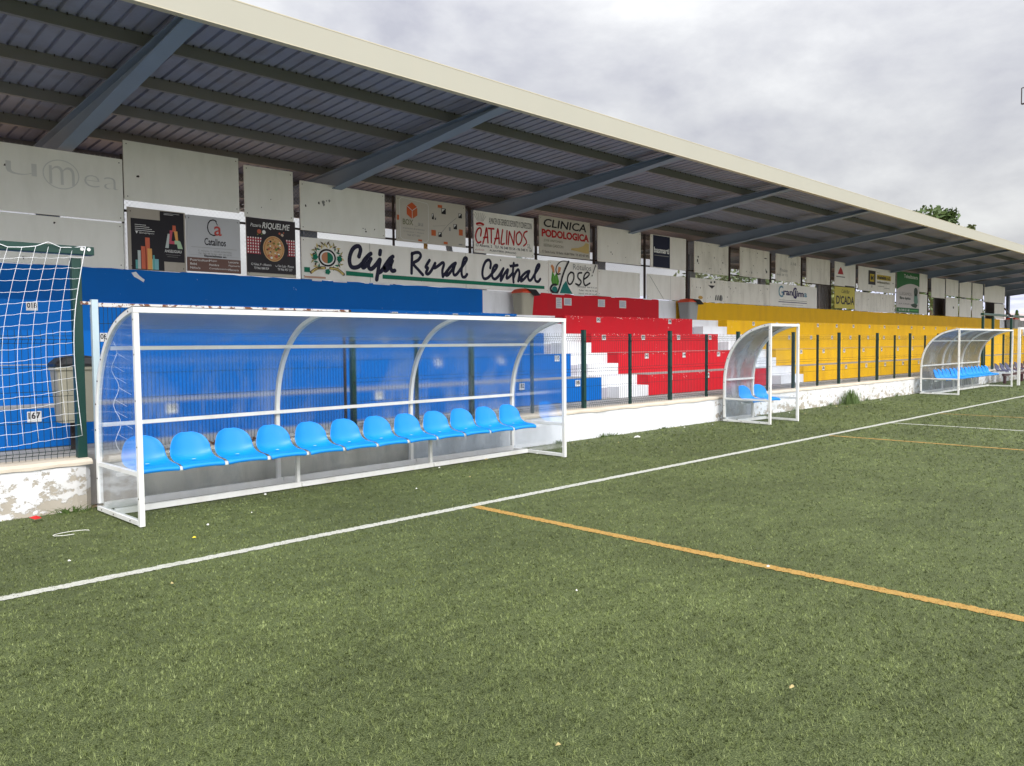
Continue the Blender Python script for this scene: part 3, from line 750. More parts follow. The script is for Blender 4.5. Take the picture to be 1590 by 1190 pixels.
# screw tips along the purlins
sc_ = MB(); xx = XR0 + .07
while xx < 24:
    for yp in (9.72, 10.96, 12.22, 13.5): sc_.box(xx - .006, xx + .006, yp - .035, yp - .023, zs(yp) - .028, zs(yp) - .001)
    xx += .198
child(sc_.build('roof_screws', dark_post), roof)
def zbot(y):   # underside of the tapered rafters
    return 5.055 - (y - 8.5) * .1155 if y < 14.3 else 4.385 + (y - 14.3) * .10
RX = [-.9, 3.70, 8.33, 12.92, 17.47, 22.05, 26.65, 31.35, 36.0, 40.7, 45.3, 49.9, 54.5, 59.0]
for rx in RX:
    b = MB(); ys = [8.54, 9.5, 10.5, 11.5, 12.5, 13.4, 14.3, 15.2, 16.2, 17.1]; top = lambda y: zs(y) - .158
    hw = .105
    poly = [(y, zbot(y) + .012) for y in ys] + [(y, top(y) - .010) for y in ys[::-1]]
    b.prism_x(poly, rx - .004, rx + .004)
    for i in range(len(ys) - 1):
        a, c = ys[i], ys[i + 1]
        for (z0a, z0c, th) in ((zbot(a), zbot(c), .012), (top(a) - .010, top(c) - .010, .010)):
            b.add([(rx - hw, a, z0a), (rx + hw, a, z0a), (rx + hw, c, z0c), (rx - hw, c, z0c), (rx - hw, a, z0a + th), (rx + hw, a, z0a + th), (rx + hw, c, z0c + th), (rx - hw, c, z0c + th)],
                  [(0, 3, 2, 1), (4, 5, 6, 7), (0, 1, 5, 4), (2, 3, 7, 6), (0, 4, 7, 3), (1, 2, 6, 5)])
    child(b.build('rafter', steel_blue), roof)
    cb = MB(); cb.box(rx - .15, rx + .15, 14.10, 14.118, -.02, 4.40).box(rx - .15, rx + .15, 14.242, 14.26, -.02, 4.40).box(rx - .006, rx + .006, 14.118, 14.242, -.02, 4.40)
    child(cb.build('column', steel_blue), roof)

# ---------------------------------------------------------------- sign rack behind the boards: uprights, rails, chain link
rack = empty('sign_rack', (20, 13.2, 2.78)); tag(rack, 'dark steel uprights and rails with chain link mesh carrying the boards', 'fence')
for x in (4.495, 9.68, 11.74, 13.84, 16.0, 18.2, 20.30, 22.72, 25.40, 27.72, 30.15, 32.45, 36.64, 40.92, 43.24, 45.40, 47.55, 49.7):
    child(MB().box(x - (.012 if x < 10 else .024), x + (.012 if x < 10 else .024), 13.165, 13.215, 2.78, 4.58).build('upright', dark_post), rack)
for z in (3.72,): child(MB().box(2.5, 54, 13.22, 13.25, z - .018, z + .018).build('rail', dark_post), rack)
cl = MB(); s0 = .075; x = 2.4; h = 1.75
while x < 30:
    for sgn in (1, -1):
        xa, xb = (x, x + h) if sgn > 0 else (x + h, x)
        y = 13.262 if sgn > 0 else 13.268; hw = .0024
        cl.add([(xa - hw, y, 2.79), (xa + hw, y, 2.79), (xb + hw, y, 2.79 + h), (xb - hw, y, 2.79 + h), (xa, y + .002, 2.79), (xb, y + .002, 2.79 + h)], [(0, 1, 2, 3), (1, 4, 5, 2), (4, 0, 3, 5)])
    x += s0
child(cl.build('chain_link', flat('galvanised_wire', (.45, .45, .47), .4)), rack)
ofs = MB().box(10.74, 10.80, 13.5, 13.56, 0, 4.2)
tag(ofs.build('yellow_post', flat('mustard_paint', (.55, .30, .03))), 'thin mustard yellow post seen through the slit above the long lettered board', 'post')
tag(MB().bar((11.35, 13.6, 4.3), (11.75, 13.6, 2.6), .11, .08).build('slanted_post', steel_blue), 'slanted grey post seen through the slit above the long lettered board', 'post')
for (a, c, lb) in ((30.15, 31.2, 'grey ribbed metal sheet filling the gap left of the yellow café board'), (43.2, 45.3, 'tall grey ribbed sheet in the gap right of the green poster'), (52.0, 54.1, 'short grey ribbed sheet in the last gap of the board row')):
    b = MB(); x = a
    while x < c - .1:
        b.box(x, x + .11, 13.62, 13.66, 2.6, 3.82); b.box(x + .11, x + .17, 13.60, 13.64, 2.6, 3.82, 1); x += .17
    tag(b.build('ribbed_sheet', [paint('ribbed_grey', (.20, .20, .22), .5, .1), paint('ribbed_dark', (.06, .055, .06), .6)]), lb, 'metal sheet', 'ribbed sheets behind the board row')

# ---------------------------------------------------------------- boards
YF = 13.12                       # front face of the boards
SHRINK = .004
def board(x0, x1, z0, z1, mat, label, group=None, holes=0, seed=0, split=None, tilt=0., name='sign_board', cat='sign'):
    t = empty(name, ((x0 + x1) / 2, YF, z0)); tag(t, label, cat, group)
    r_ = random.Random(seed or int(x0 * 100 + z0 * 10))
    b = MB(); k = [r_.uniform(-.008, .008) for _ in range(4)]
    b.prism_y([(x0 + SHRINK, z0 + SHRINK + (k[0] if z0 > 3.4 else 0)), (x1 - SHRINK, z0 + SHRINK + (k[1] if z0 > 3.4 else 0) + tilt), (x1 - SHRINK + k[2] * .5, z1 - SHRINK + k[2] + tilt), (x0 + SHRINK, z1 - SHRINK + k[3])], YF, YF + .02, 0)
    child(b.build('panel', mat), t)
    if holes or True:
        h_ = MB(); n_ = 0
        for (cx, cz) in ((x0 + .05, z0 + .06), (x1 - .05, z0 + .06), (x0 + .05, z1 - .06), (x1 - .05, z1 - .06)):
            h_.disc(cx, cz, .009, .009, YF - .002, 0, 8)
        for _ in range(holes):
            cx, cz = r_.uniform(x0 + .1, x1 - .1), r_.uniform(z0 + .08, z1 - .08); s = r_.uniform(.008, .022)
            h_.poly([(cx + s * r_.uniform(.5, 1.4) * math.cos(a), cz + s * r_.uniform(.5, 1.6) * math.sin(a)) for a in [q * math.pi / 4 for q in range(8)]], YF - .002)
        child(h_.build('fixings', dark_post), t)
    if split:
        for sx in split: child(MB().rect(sx - .004, sx + .004, z0 + .01, z1 - .01, YF - .0015).build('joint', grey_ink), t)
    return t
def art(t, b, name, mats):
    return child(b.build(name, mats), t)
Y1, Y2, Y3 = YF - .004, YF - .007, YF - .010
BLANK = 'blank white boards along the top of the stand'

# far left, faded lettering
t = board(1.0, 4.485, 3.518, 4.485, board_w, 'large off-white board with faded circled lettering at the far left', seed=1, holes=4)
b = MB(); b.text('alu', 2.15, 3.30, 4.05, 4.33, Y1, 0, bold=-.015)
b.ring(3.62, 4.13, .245, .215, .014, Y1, 0)
b.text('m', 3.46, 3.80, 3.98, 4.25, Y2, 0, bold=-.01); b.text('ea', 3.93, 4.42, 4.00, 4.18, Y1, 1, bold=-.02)
art(t, b, 'faded_lettering', [pale_ink, pale_ink])
board(-3, .99, 3.518, 4.485, board_w, 'off-white board beyond the faded lettering, at the left end of the row', seed=2)
board(-3, 4.47, 2.79, 3.506, board_w, 'long low off-white board behind the green crossbar at the far left', holes=14, seed=3)
tag(MB().box(4.473, 4.492, 13.115, 13.135, 2.79, 3.5).build('trim_strip', white_ink), 'thin white vertical strip at the right end of the far left lower board', 'strip')
board(4.50, 6.385, 3.87, 4.80, board_w, 'largest clean blank board, hanging above the dark bar chart poster', BLANK, 1, seed=4)

# dark poster with coloured bars
t = board(4.53, 5.44, 2.79, 3.765, bare_board, 'bare board with two dark posters of coloured bars and a big letter A', seed=5)
b = MB()
b.rect(4.58, 5.08, 2.80, 3.60, Y1, 0); b.rect(5.03, 5.41, 2.95, 3.75, Y2, 0)
colr = [flat('chart_teal', (.12, .38, .38)), flat('chart_pale', (.50, .55, .55)), flat('chart_rose', (.55, .09, .14)), flat('chart_red', (.60, .14, .08)), flat('chart_orange', (.75, .38, .12)), flat('chart_mint', (.42, .60, .40)), flat('chart_cyan', (.20, .45, .50))]
for (x0, x1, z1, m) in ((4.635, 4.685, 2.95, 1), (4.67, 4.715, 3.10, 2), (4.725, 4.80, 3.17, 4), (4.725, 4.80, 3.0, 3), (4.79, 4.86, 3.31, 4), (4.82, 4.89, 3.14, 5), (4.79, 4.83, 2.98, 3), (4.86, 4.93, 2.98, 6), (4.93, 4.99, 2.98, 7), (4.90, 4.93, 3.04, 1)):
    b.rect(x0, x1, 2.81, z1, Y2 - .001 * (m % 3), m)
for i, wd in enumerate((.17, .22, .26, .30)): b.rect(4.64, 4.64 + wd, 3.50 - i * .03, 3.507 - i * .03, Y2, 8)
b.add([(4.645, Y2, 3.40), (4.665, Y2, 3.36), (4.685, Y2, 3.40)], [(0, 1, 2)], 8)
b.text('@angeliguau', 4.70, 4.93, 3.365, 3.395, Y2, 8)
# letter A built of bars
A = [((5.10, 3.17), (5.155, 3.17), (5.175, 3.40), (5.145, 3.40), 2), ((5.165, 3.27), (5.20, 3.27), (5.225, 3.46), (5.18, 3.46), 3), ((5.165, 3.24), (5.26, 3.24), (5.26, 3.29), (5.165, 3.29), 3),
     ((5.22, 3.44), (5.28, 3.44), (5.275, 3.54), (5.225, 3.54), 4), ((5.27, 3.28), (5.31, 3.28), (5.30, 3.45), (5.245, 3.45), 5), ((5.25, 3.24), (5.34, 3.24), (5.33, 3.30), (5.25, 3.30), 6), ((5.30, 3.17), (5.38, 3.17), (5.345, 3.29), (5.28, 3.29), 6)]
for i, q in enumerate(A): b.poly(list(q[:4]), Y3 - .0006 * i, q[4])
b.text('ANGELIGUAU', 5.09, 5.36, 3.10, 3.145, Y3, 8, bold=.01)
b.rect(5.09, 5.24, 3.70, 3.706, Y3, 8); b.rect(5.09, 5.34, 3.72, 3.724, Y3, 8); b.rect(5.11, 5.34, 3.06, 3.065, Y3, 9); b.rect(5.13, 5.30, 3.03, 3.035, Y3, 9)
art(t, b, 'poster', [ink] + colr + [white_ink, grey_ink])

t = board(5.447, 6.385, 2.82, 3.755, flat('poster_grey', (.52, .53, .56)), 'light grey shop poster with a red and black Ca monogram and brown footer', seed=6)
b = MB()
b.rect(5.452, 6.38, 2.825, 3.055, Y1, 3)
b.text('C', 5.80, 5.97, 3.43, 3.71, Y1, 0, bold=-.02); b.stroke([(5.86, 3.69), (5.93, 3.70), (5.98, 3.62)], .012, Y1, 0)
b.text('a', 5.92, 6.05, 3.44, 3.60, Y2, 1, bold=.01)
b.text('Catalinos', 5.75, 6.12, 3.27, 3.39, Y1, 0, bold=.015)
b.rect(5.52, 6.32, 3.225, 3.229, Y1, 2); b.text('C. Alicante, 2 - 03340 ALBATERA', 5.64, 6.22, 3.155, 3.185, Y1, 2); b.text('Tel. 965 48 70 54 - 601 20 18 90', 5.64, 6.22, 3.115, 3.142, Y1, 2)
b.rect(5.50, 6.35, 3.085 + .012, 3.087 + .012, Y1, 2)
b.text('Especialistas en', 5.74, 6.12, 3.065, 3.108, Y2, 0, bold=.025)
for i, (a, c, d) in enumerate((('Puericultura', 'Mujer', 'Lencería'), ('Bebé', 'Hombre', 'Pijamería'), ('Niño/a', 'Complementos', 'Mercería'))):
    z = 2.995 - i * .065
    b.text(a, 5.50, 5.50 + .028 * len(a), z, z + .036, Y2, 4); b.text(c, 5.82, 5.82 + .028 * len(c), z, z + .036, Y2, 4); b.text(d, 6.16, 6.16 + .022 * len(d), z, z + .036, Y2, 4)
art(t, b, 'lettering', [ink, flat('coral_ink', (.50, .08, .07)), grey_ink, flat('brown_footer', (.16, .09, .075)), white_ink])

board(6.475, 7.415, 3.825, 4.715, board_w, 'narrow blank board directly above the pizza poster', BLANK, 2, seed=7)
t = board(6.49, 7.44, 2.80, 3.822, bare_board, 'dark pizzeria poster with a round pizza on a red checked cloth', seed=8)
b = MB(); b.rect(6.495, 7.435, 2.865, 3.817, Y1, 0)
for i in range(6):
    for (a, s) in ((6.50, 1), (7.24, 1)):
        if i > 3 and a > 7: continue
        x = a + i * .047
        b.rect(x, x + .038, 3.19, 3.48, Y2, 1)
for (a, c) in ((6.50, 6.76), (7.24, 7.43)):
    x = a + .02
    while x < c:
        for j in range(6): b.rect(x - .009, x + .011, 3.205 + j * .05, 3.232 + j * .05, Y3, 2)
        x += .047
b.disc(7.01, 3.30, .275, .285, Y3 - .001, 0, 40)
b.disc(7.00, 3.30, .205, .225, Y3 - .003, 3, 40); b.disc(7.00, 3.30, .186, .206, Y3 - .005, 4, 40); b.disc(7.00, 3.30, .175, .195, Y3 - .007, 5, 40)
rp = random.Random(4)
for i in range(60):
    a, q = rp.uniform(0, 6.283), math.sqrt(rp.random()) * .16
    s = rp.uniform(.009, .026)
    b.disc(7.0 + q * math.cos(a), 3.30 + q * 1.12 * math.sin(a), s, s * rp.uniform(.5, 1), Y3 - .009 - i * .00012, rp.choice([3, 6, 6, 7, 8, 2, 0, 6]), 8)
b.text('Pizzeria', 6.57, 6.77, 3.66, 3.72, Y2, 2, shear=.3); b.text('RIQUELME', 6.79, 7.33, 3.63, 3.755, Y2, 2, bold=.012, shear=.25)
for (cx, cz, s, m) in ((6.73, 3.585, .04, 6), (6.70, 3.53, .014, 8), (6.78, 3.54, .014, 7), (6.82, 3.58, .035, 2), (7.12, 3.58, .02, 6), (7.17, 3.555, .028, 9), (7.20, 3.60, .012, 6)): b.disc(cx, cz, s, s, Y3, m, 12)
b.text('C/ Sales, 9 - Albatera', 6.57, 6.95, 2.985, 3.03, Y2, 2); b.text('Tlf 966 088 829', 6.62, 6.90, 2.925, 2.965, Y2, 2)
b.text('C/ San Luis - Pinoso', 7.03, 7.39, 2.985, 3.03, Y2, 2); b.text('Tlf 966 957 227', 7.07, 7.36, 2.925, 2.965, Y2, 2)
b.rect(6.53, 7.40, 2.815, 2.85, Y1, 10)
art(t, b, 'poster', [flat('poster_charcoal', (.035, .03, .035)), flat('check_red', (.45, .05, .07)), white_ink, flat('crust', (.62, .40, .20)), flat('tomato', (.45, .13, .04)), flat('cheese', (.60, .36, .16)), flat('salami', (.50, .13, .08)), flat('basil', (.16, .24, .06)), flat('olive', (.20, .18, .05)), flat('garlic', (.55, .45, .35)), flat('cream_strip', (.5, .48, .4))])

t = board(7.55, 9.43, 3.69, 4.585, board_w, 'wide blank board above the emblem end of the long lettered board', BLANK, 6, seed=9)
b = MB()
for k, (cx, cz, s) in enumerate(((8.03, 4.24, .03), (8.04, 4.20, .022), (8.10, 4.28, .012), (8.16, 4.285, .02))): b.poly([(cx + s * math.cos(a) * (1 + .3 * math.sin(3 * a)), cz + 1.3 * s * math.sin(a)) for a in [q * math.pi / 5 for q in range(10)]], Y1 - k * .0005)
art(t, b, 'scuff_marks', [grey_ink])

# long lettered bank board
t = board(7.55, 14.20, 2.80, 3.575, board_w2, 'long white board with brush lettering over a green stripe and a wreath emblem', seed=10, holes=5, split=(9.05, 11.55))
b = MB()
for s in CAJA: b.stroke(s, .085, Y1, 0) if len(s) > 2 or True else None
for s in RURAL: b.stroke(s, .068, Y1, 0)
art(t, b, 'brush_lettering', [navy_ink])
b = MB(); b.poly([(8.495, 2.915), (9.12, 2.905), (9.12, 2.985), (8.495, 3.00)], Y2); b.poly([(9.34, 2.895), (14.05, 2.89), (14.05, 2.962), (9.34, 2.977)], Y2); b.rect(7.60, 7.72, 2.93, 3.02, Y2)
art(t, b, 'green_stripe', [green_ink])
b = MB(); cx, cz = 8.09, 3.22
b.ring(cx, cz, .19, .165, .035, Y1, 1); b.ring(cx, cz, .15, .13, .03, Y2, 2)
b.disc(cx, cz, .125, .105, Y2 - .001, 3); b.poly([(cx, cz - .105)] + [(cx + .125 * math.cos(R(a)), cz + .105 * math.sin(R(a))) for a in range(-80, 81, 10)] + [(cx, cz + .105)], Y3 - .001, 0)
for k in range(46):
    a = R(-75 + k * 330 / 45 + 90 - 75); rr = .235 + .06 * (k % 3) / 2
    px_, pz_ = cx + rr * 1.12 * math.cos(a), cz + rr * .93 * math.sin(a)
    if pz_ < cz - .2: continue
    d = a + .6 * (1 if k % 2 else -1); l_ = .055; w_ = .018
    mcol = [0, 4, 5, 0, 4, 6][k % 6] if pz_ < cz + .14 or abs(px_ - cx) > .12 else [5, 6, 4][k % 3]
    b.poly([(px_ - l_ * math.cos(d), pz_ - l_ * math.sin(d)), (px_ + w_ * math.sin(d), pz_ - w_ * math.cos(d)), (px_ + l_ * math.cos(d), pz_ + l_ * math.sin(d)), (px_ - w_ * math.sin(d), pz_ + w_ * math.cos(d))], Y2 - .0002 * k, mcol)
for (a, c, m) in ((-.24, 0, 0), (.24, 0, 0), (0, -.26, 0)):
    for q in range(5):
        b.disc(cx + a * 1.08 + .03 * math.cos(q * 1.256), cz + c + .03 * math.sin(q * 1.256), .03, .025, Y3 - .006 - q * .0003, m, 8)
for sg in (-1, 1):
    b.stroke([(cx + sg * .06, cz - .19), (cx + sg * .18, cz - .20), (cx + sg * .26, cz - .23), (cx + sg * .35, cz - .29)], .055, Y3 - .001, 4)
    b.stroke([(cx + sg * .07, cz - .195), (cx + sg * .18, cz - .205), (cx + sg * .26, cz - .235), (cx + sg * .33, cz - .285)], .037, Y3 - .003, 5)
    b.stroke([(cx + sg * .11, cz - .205), (cx + sg * .22, cz - .22), (cx + sg * .29, cz - .26)], .009, Y3 - .005, 4)
b.rect(7.60, 8.05, 2.825, 2.86, Y1, 7)
art(t, b, 'wreath_emblem', [green_ink, ink, white_ink, flat('emblem_copper', (.50, .22, .12)), flat('emblem_brown', (.10, .06, .04)), flat('emblem_gold', (.60, .48, .16)), flat('emblem_khaki', (.36, .33, .15)), flat('pinkish_stain', (.5, .30, .22))])

# cube board
t = board(9.70, 11.555, 3.675, 4.59, flat('board_stone', (.50, .47, .42)), 'grey board with an orange cube logo and small picture squares', seed=11)
b = MB()
b.stroke([(9.78, 4.50), (9.80, 3.76), (9.86, 3.72), (10.46, 3.70), (10.52, 3.76), (10.53, 4.46), (10.49, 4.51), (9.84, 4.56), (9.78, 4.50)], .012, Y1, 1, smooth=False)
cx, cz = 10.10, 4.32; hx = [(cx + .155 * math.sin(R(60 * k)), cz + .17 * math.cos(R(60 * k))) for k in range(6)]
b.poly(hx[::-1], Y1, 2); b.poly([(cx, cz), hx[2], hx[3], hx[3]][:3] + [hx[3]], Y2, 3) if False else None
b.poly([(cx, cz), hx[3], hx[2], hx[1]], Y2, 3)
for q in (1, 3, 5): b.stroke([(cx, cz), hx[q]], .012, Y3, 1)
b.text('BOX', 9.86, 10.13, 4.02, 4.14, Y1, 5, bold=.03); b.text('_au', 10.16, 10.38, 4.01, 4.09, Y1, 4)
b.text('arquitectura & urbanismo', 9.86, 10.42, 3.925, 3.975, Y1, 4); b.text('C/ San Jaime, 1 Albatera', 9.88, 10.40, 3.865, 3.90, Y1, 4); b.text('966 477 053', 9.97, 10.30, 3.80, 3.84, Y1, 4)
for (x, z, w, h, m) in ((9.72, 4.10, .05, .10, 3), (10.25, 3.70, .10, .05, 3), (10.60, 3.86, .12, .12, 3), (11.36, 3.93, .11, .13, 3), (10.78, 4.46, .12, .06, 3), (10.88, 4.34, .12, .12, 0), (11.35, 4.30, .10, .10, 0), (11.21, 4.05, .10, .11, 0), (10.62, 4.20, .05, .12, 0), (10.69, 4.20, .04, .05, 0), (10.79, 3.85, .09, .10, 0), (11.08, 4.00, .05, .08, 4), (10.93, 3.71, .11, .05, 3), (11.35, 3.72, .11, .03, 4)):
    b.rect(x, x + w, z, z + h, Y1, m)
    if m == 0: b.poly([(x + w * .1, z + h * .9), (x + w * .1, z + h * .3), (x + w * .8, z + h * .9)], Y2, 1)
b.stroke([(10.85, 3.92), (11.05, 4.12), (11.30, 4.30)], .010, Y1, 4, False); b.stroke([(10.65, 4.06), (10.98, 4.10)], .006, Y1, 4)
art(t, b, 'printed_artwork', [ink, flat('pale_grey_ink', (.62, .62, .62)), flat('cube_orange', (.55, .10, .03)), flat('cube_rust', (.50, .12, .04)), grey_ink, flat('khaki_ink', (.22, .22, .15))])

# red brush lettered board
t = board(11.795, 13.70, 3.60, 4.53, board_w2, 'white board with tall red hand lettering under a crown of rays', seed=12)
b = MB()
for s in CATAL: b.stroke(s, .040, Y1, 0)
b.stroke([(11.88, 4.23), (11.98, 4.255), (12.08, 4.235)], .05, Y1, 0); b.rect(11.89, 12.07, 4.195, 4.205, Y2, 0)
for k in range(7): a = R(62 + k * 9.5 * .9); b.stroke([(11.98 + .12 * math.cos(R(130 - k * 14)), 4.28 + .03 * math.sin(R(130 - k * 14))), (11.98 + .26 * math.cos(R(130 - k * 14)), 4.28 + .20 * math.sin(R(130 - k * 14)))], .008, Y1, 2)
b.text('ALMACEN DE GENEROS DE PUNTO Y CONFECCION', 12.25, 13.63, 4.27, 4.41, Y1, 1, bold=.0)
b.text('S.L.', 13.48, 13.60, 3.82, 3.92, Y1, 1); b.text('C/ Alicante, 2   TLF. 96 548 70 54 - 96 548 71 18', 11.85, 13.62, 3.73, 3.80, Y1, 1, bold=.01)
b.text('ALBATERA (Alicante)', 12.26, 13.10, 3.645, 3.70, Y1, 1, bold=.01); b.text('confección', 11.85, 12.10, 3.65, 3.70, Y1, 3, shear=.3)
art(t, b, 'lettering', [red_ink, ink, grey_ink, flat('faded_pink', (.5, .28, .28))])

# podiatry board
t = board(13.885, 15.77, 3.70, 4.64, flat('board_cream', (.52, .49, .43)), 'cream board with black slanted word over red capitals and a painted foot', seed=13)
b = MB()
b.text('CLINICA', 14.04, 15.62, 4.38, 4.58, Y1, 0, bold=.02, shear=.15); b.text('PODOLOGICA', 13.97, 15.72, 4.14, 4.33, Y1, 1, bold=.045)
b.text('JOSE ANTONIO', 14.04, 14.72, 4.02, 4.09, Y1, 2); b.text('BERNA GASCON', 14.04, 14.74, 3.91, 3.98, Y1, 2); b.text('C/ Santa Lucia, 10 Entlo. ALBATERA  Tlf. 605 407 895', 13.98, 15.72, 3.755, 3.82, Y1, 0)
b.poly([(15.02, 3.90), (15.30, 3.88), (15.60, 3.85), (15.72, 3.86), (15.72, 4.10), (15.60, 4.12), (15.50, 4.03), (15.30, 3.97), (15.05, 3.94)], Y1, 3)
art(t, b, 'lettering', [ink, red_ink, flat('olive_grey_ink', (.20, .19, .14)), flat('foot_tan', (.52, .38, .15))])

board(16.07, 17.94, 3.695, 4.60, board_w2, 'blank board directly above the plain panel right of the script signwriter board', BLANK, 5, seed=14)
# signwriter board
t = board(14.215, 16.07, 2.80, 3.605, board_w2, 'signwriter board with sweeping black script and green leaves beside the brush lettering', seed=15)
b = MB()
b.poly([(14.29, 3.12), (14.33, 3.02), (14.42, 3.00), (14.55, 3.00), (14.58, 3.10), (14.50, 3.32), (14.42, 3.22), (14.34, 3.36)], Y1, 1)
b.poly([(14.28, 3.46), (14.36, 3.30), (14.42, 3.30), (14.40, 3.44), (14.33, 3.50)], Y1, 3); b.poly([(14.52, 3.27), (14.62, 3.34), (14.66, 3.44), (14.56, 3.46)], Y1, 3)
b.poly([(14.60, 2.815), (15.08, 2.815), (14.93, 2.98), (14.84, 3.13), (14.72, 3.02)], Y1, 2); b.disc(14.42, 2.90, .10, .075, Y1, 2)
for k in range(3): b.stroke([(14.36 + .06 * k, 3.02), (14.38 + .06 * k, 3.22)], .008, Y2, 4)
b.stroke(JOSE[0], .030, Y3, 0, taper=(.7, 1.3)); b.stroke(JOSE[1], .058, Y3 - .001, 0)
for i, s in enumerate(JOSE[2:]): b.stroke(s, .045 if i < 3 else .03, Y3 - .001, 0)
b.text('Rótulos', 15.10, 15.80, 3.42, 3.56, Y2, 5)
b.text('ORIHUELA  966 74 25 24', 15.25, 16.03, 2.985, 3.02, Y1, 0); b.text('Taller  965 48 72 48', 15.32, 16.03, 2.90, 2.935, Y1, 0); b.text('Móvil  676 20 14 66', 15.32, 16.03, 2.82, 2.85, Y1, 0)
art(t, b, 'script_lettering', [ink, flat('leaf_green', (.08, .30, .03)), flat('deep_teal', (.01, .17, .15)), flat('flame_orange', (.60, .25, .10)), flat('leaf_light', (.3, .5, .2)), grey_ink])
board(16.085, 17.89, 2.80, 3.49, board_w2, 'plain clean lower panel between the signwriter board and a bright gap', BLANK, 0, seed=16)
# navy poster board
t = board(18.38, 20.15, 3.68, 4.605, board_w2, 'board with a navy blue poster on its left half', seed=17)
b = MB(); b.rect(18.50, 19.32, 3.70, 4.585, Y1, 0); b.text('basmarti', 18.54, 19.28, 4.10, 4.26, Y2, 1, bold=.03); b.rect(18.56, 19.26, 4.02, 4.04, Y2, 2)
art(t, b, 'poster', [flat('poster_navy', (.013, .017, .045)), white_ink, grey_ink])
t = board(18.22, 20.12, 2.80, 3.50, board_w2, 'lower white panel with a long diagonal scratch under the navy poster', None, 0, seed=18, split=(19.35,))
b = MB().stroke([(18.33, 3.45), (18.70, 3.1), (19.0, 2.82)], .014, Y2, 0, False); art(t, b, 'scratch', [grey_ink])
def scuffs(t, items, mat=None):
    b = MB()
    for (cx, cz, w_, h_, m) in items:
        r_ = random.Random(int(cx * 977 + cz * 331)); b.poly([(cx + w_ * math.cos(a) * r_.uniform(.6, 1.2), cz + h_ * math.sin(a) * r_.uniform(.6, 1.2)) for a in [q * math.pi / 5 for q in range(10)]], Y1, m)
    art(t, b, 'scuff_marks', [ink, flat('amber_stain', (.55, .33, .08)), grey_ink])
t = board(20.60, 22.54, 3.66, 4.60, board_w3, 'blank board with two black scuffs at its left edge', None, 5, seed=19)
scuffs(t, [(20.80, 4.14, .035, .03, 0), (20.76, 4.02, .04, .05, 0), (20.82, 3.95, .02, .03, 0), (22.2, 4.05, .03, .025, 0)])
t = board(20.38, 22.29, 2.80, 3.50, board_w3, 'worn lower panel with a torn black decal and an amber stain above the yellow wall', None, 4, seed=20)
b = MB(); b.poly([(21.35, 3.32), (21.75, 3.32), (21.57, 3.22)], Y1, 0)
for (x, z) in ((21.52, 3.41), (21.72, 3.43)): b.disc(x, z, .05, .035, Y1, 0, 8)
for k in range(3): b.poly([(21.75 + .12 * k, 2.88), (21.82 + .12 * k, 2.87), (21.84 + .12 * k, 3.05), (21.78 + .12 * k, 3.02)], Y1, 0)
b.disc(20.93, 2.93, .13, .05, Y1, 1, 10); b.disc(22.10, 2.95, .10, .10, Y1, 2, 8)
art(t, b, 'worn_decals', [ink, flat('amber_stain', (.55, .33, .08)), grey_ink])
board(22.30, 25.235, 2.80, 3.50, board_w3, 'worn plain lower panel left of the blue lettered climate board', None, 8, seed=21)
t = board(23.25, 25.21, 3.69, 4.63, board_w3, 'blank board with small dark nicks along its right edge', None, 4, seed=22)
scuffs(t, [(24.92, 4.37, .12, .02, 0), (24.99, 3.93, .05, .05, 0), (24.94, 3.99, .02, .06, 0), (24.0, 3.85, .02, .04, 0)])
t = board(25.65, 27.51, 3.67, 4.61, board_w3, 'blank board with faint leftover grey lettering', None, 3, seed=23)
b = MB(); b.text('116', 26.75, 27.15, 4.27, 4.37, Y1, 0); b.text('Pinoso', 25.95, 26.5, 4.0, 4.12, Y1, 0); b.text('648 20 12', 25.72, 26.5, 3.86, 3.93, Y1, 0)
art(t, b, 'faded_lettering', [grey_ink])
t = board(25.25, 28.84, 2.80, 3.58, board_w2, 'white climate company board with dark blue and light blue letters', seed=24)
b = MB(); b.text('G', 25.85, 26.2, 3.12, 3.52, Y1, 1, bold=.01); b.text('ran', 26.2, 26.9, 3.2, 3.36, Y1, 0, bold=.03); b.text('C', 26.9, 27.2, 3.1, 3.5, Y2, 0, bold=.02); b.text('lim', 27.05, 27.75, 3.18, 3.40, Y2, 0, bold=.03); b.text('a', 27.78, 28.02, 3.18, 3.33, Y1, 1, bold=.03)
b.rect(25.9, 28.0, 3.02, 3.035, Y1, 2); b.rect(25.85, 28.0, 2.95, 2.975, Y1, 0); b.rect(26.1, 27.7, 2.875, 2.885, Y1, 2)
art(t, b, 'lettering', [flat('ink_indigo', (.03, .02, .10)), flat('ink_skyblue', (.12, .26, .36)), grey_ink])
board(27.97, 29.95, 3.71, 4.645, board_w3, 'blank board with three small dots above the climate board', None, 3, seed=25)
t = board(30.37, 32.31, 3.72, 4.65, board_w2, 'board with a small red triangle mark above the yellow café sign', seed=26)
b = MB().poly([(30.62, 4.18), (31.15, 4.18), (31.05, 4.34), (30.9, 4.47), (30.75, 4.34)], Y1, 0).rect(30.5, 31.3, 4.06, 4.10, Y1, 1).rect(31.3, 32.2, 3.72, 3.76, Y1, 2)
art(t, b, 'red_mark', [red_ink, grey_ink, ink])
t = board(30.38, 32.25, 2.86, 3.70, flat('cafe_yellow', (.58, .50, .10)), 'yellow café bar sign with black lettering', seed=27)
b = MB(); b.text('Café Bar', 31.0, 31.75, 3.46, 3.60, Y1, 0, shear=.2); b.text("D'CADA", 30.52, 32.2, 3.02, 3.36, Y1, 0, bold=.03)
art(t, b, 'lettering', [ink])
t = board(32.60, 36.58, 3.65, 4.62, board_w2, 'building supplies board with a black M badge and yellow band', seed=28)
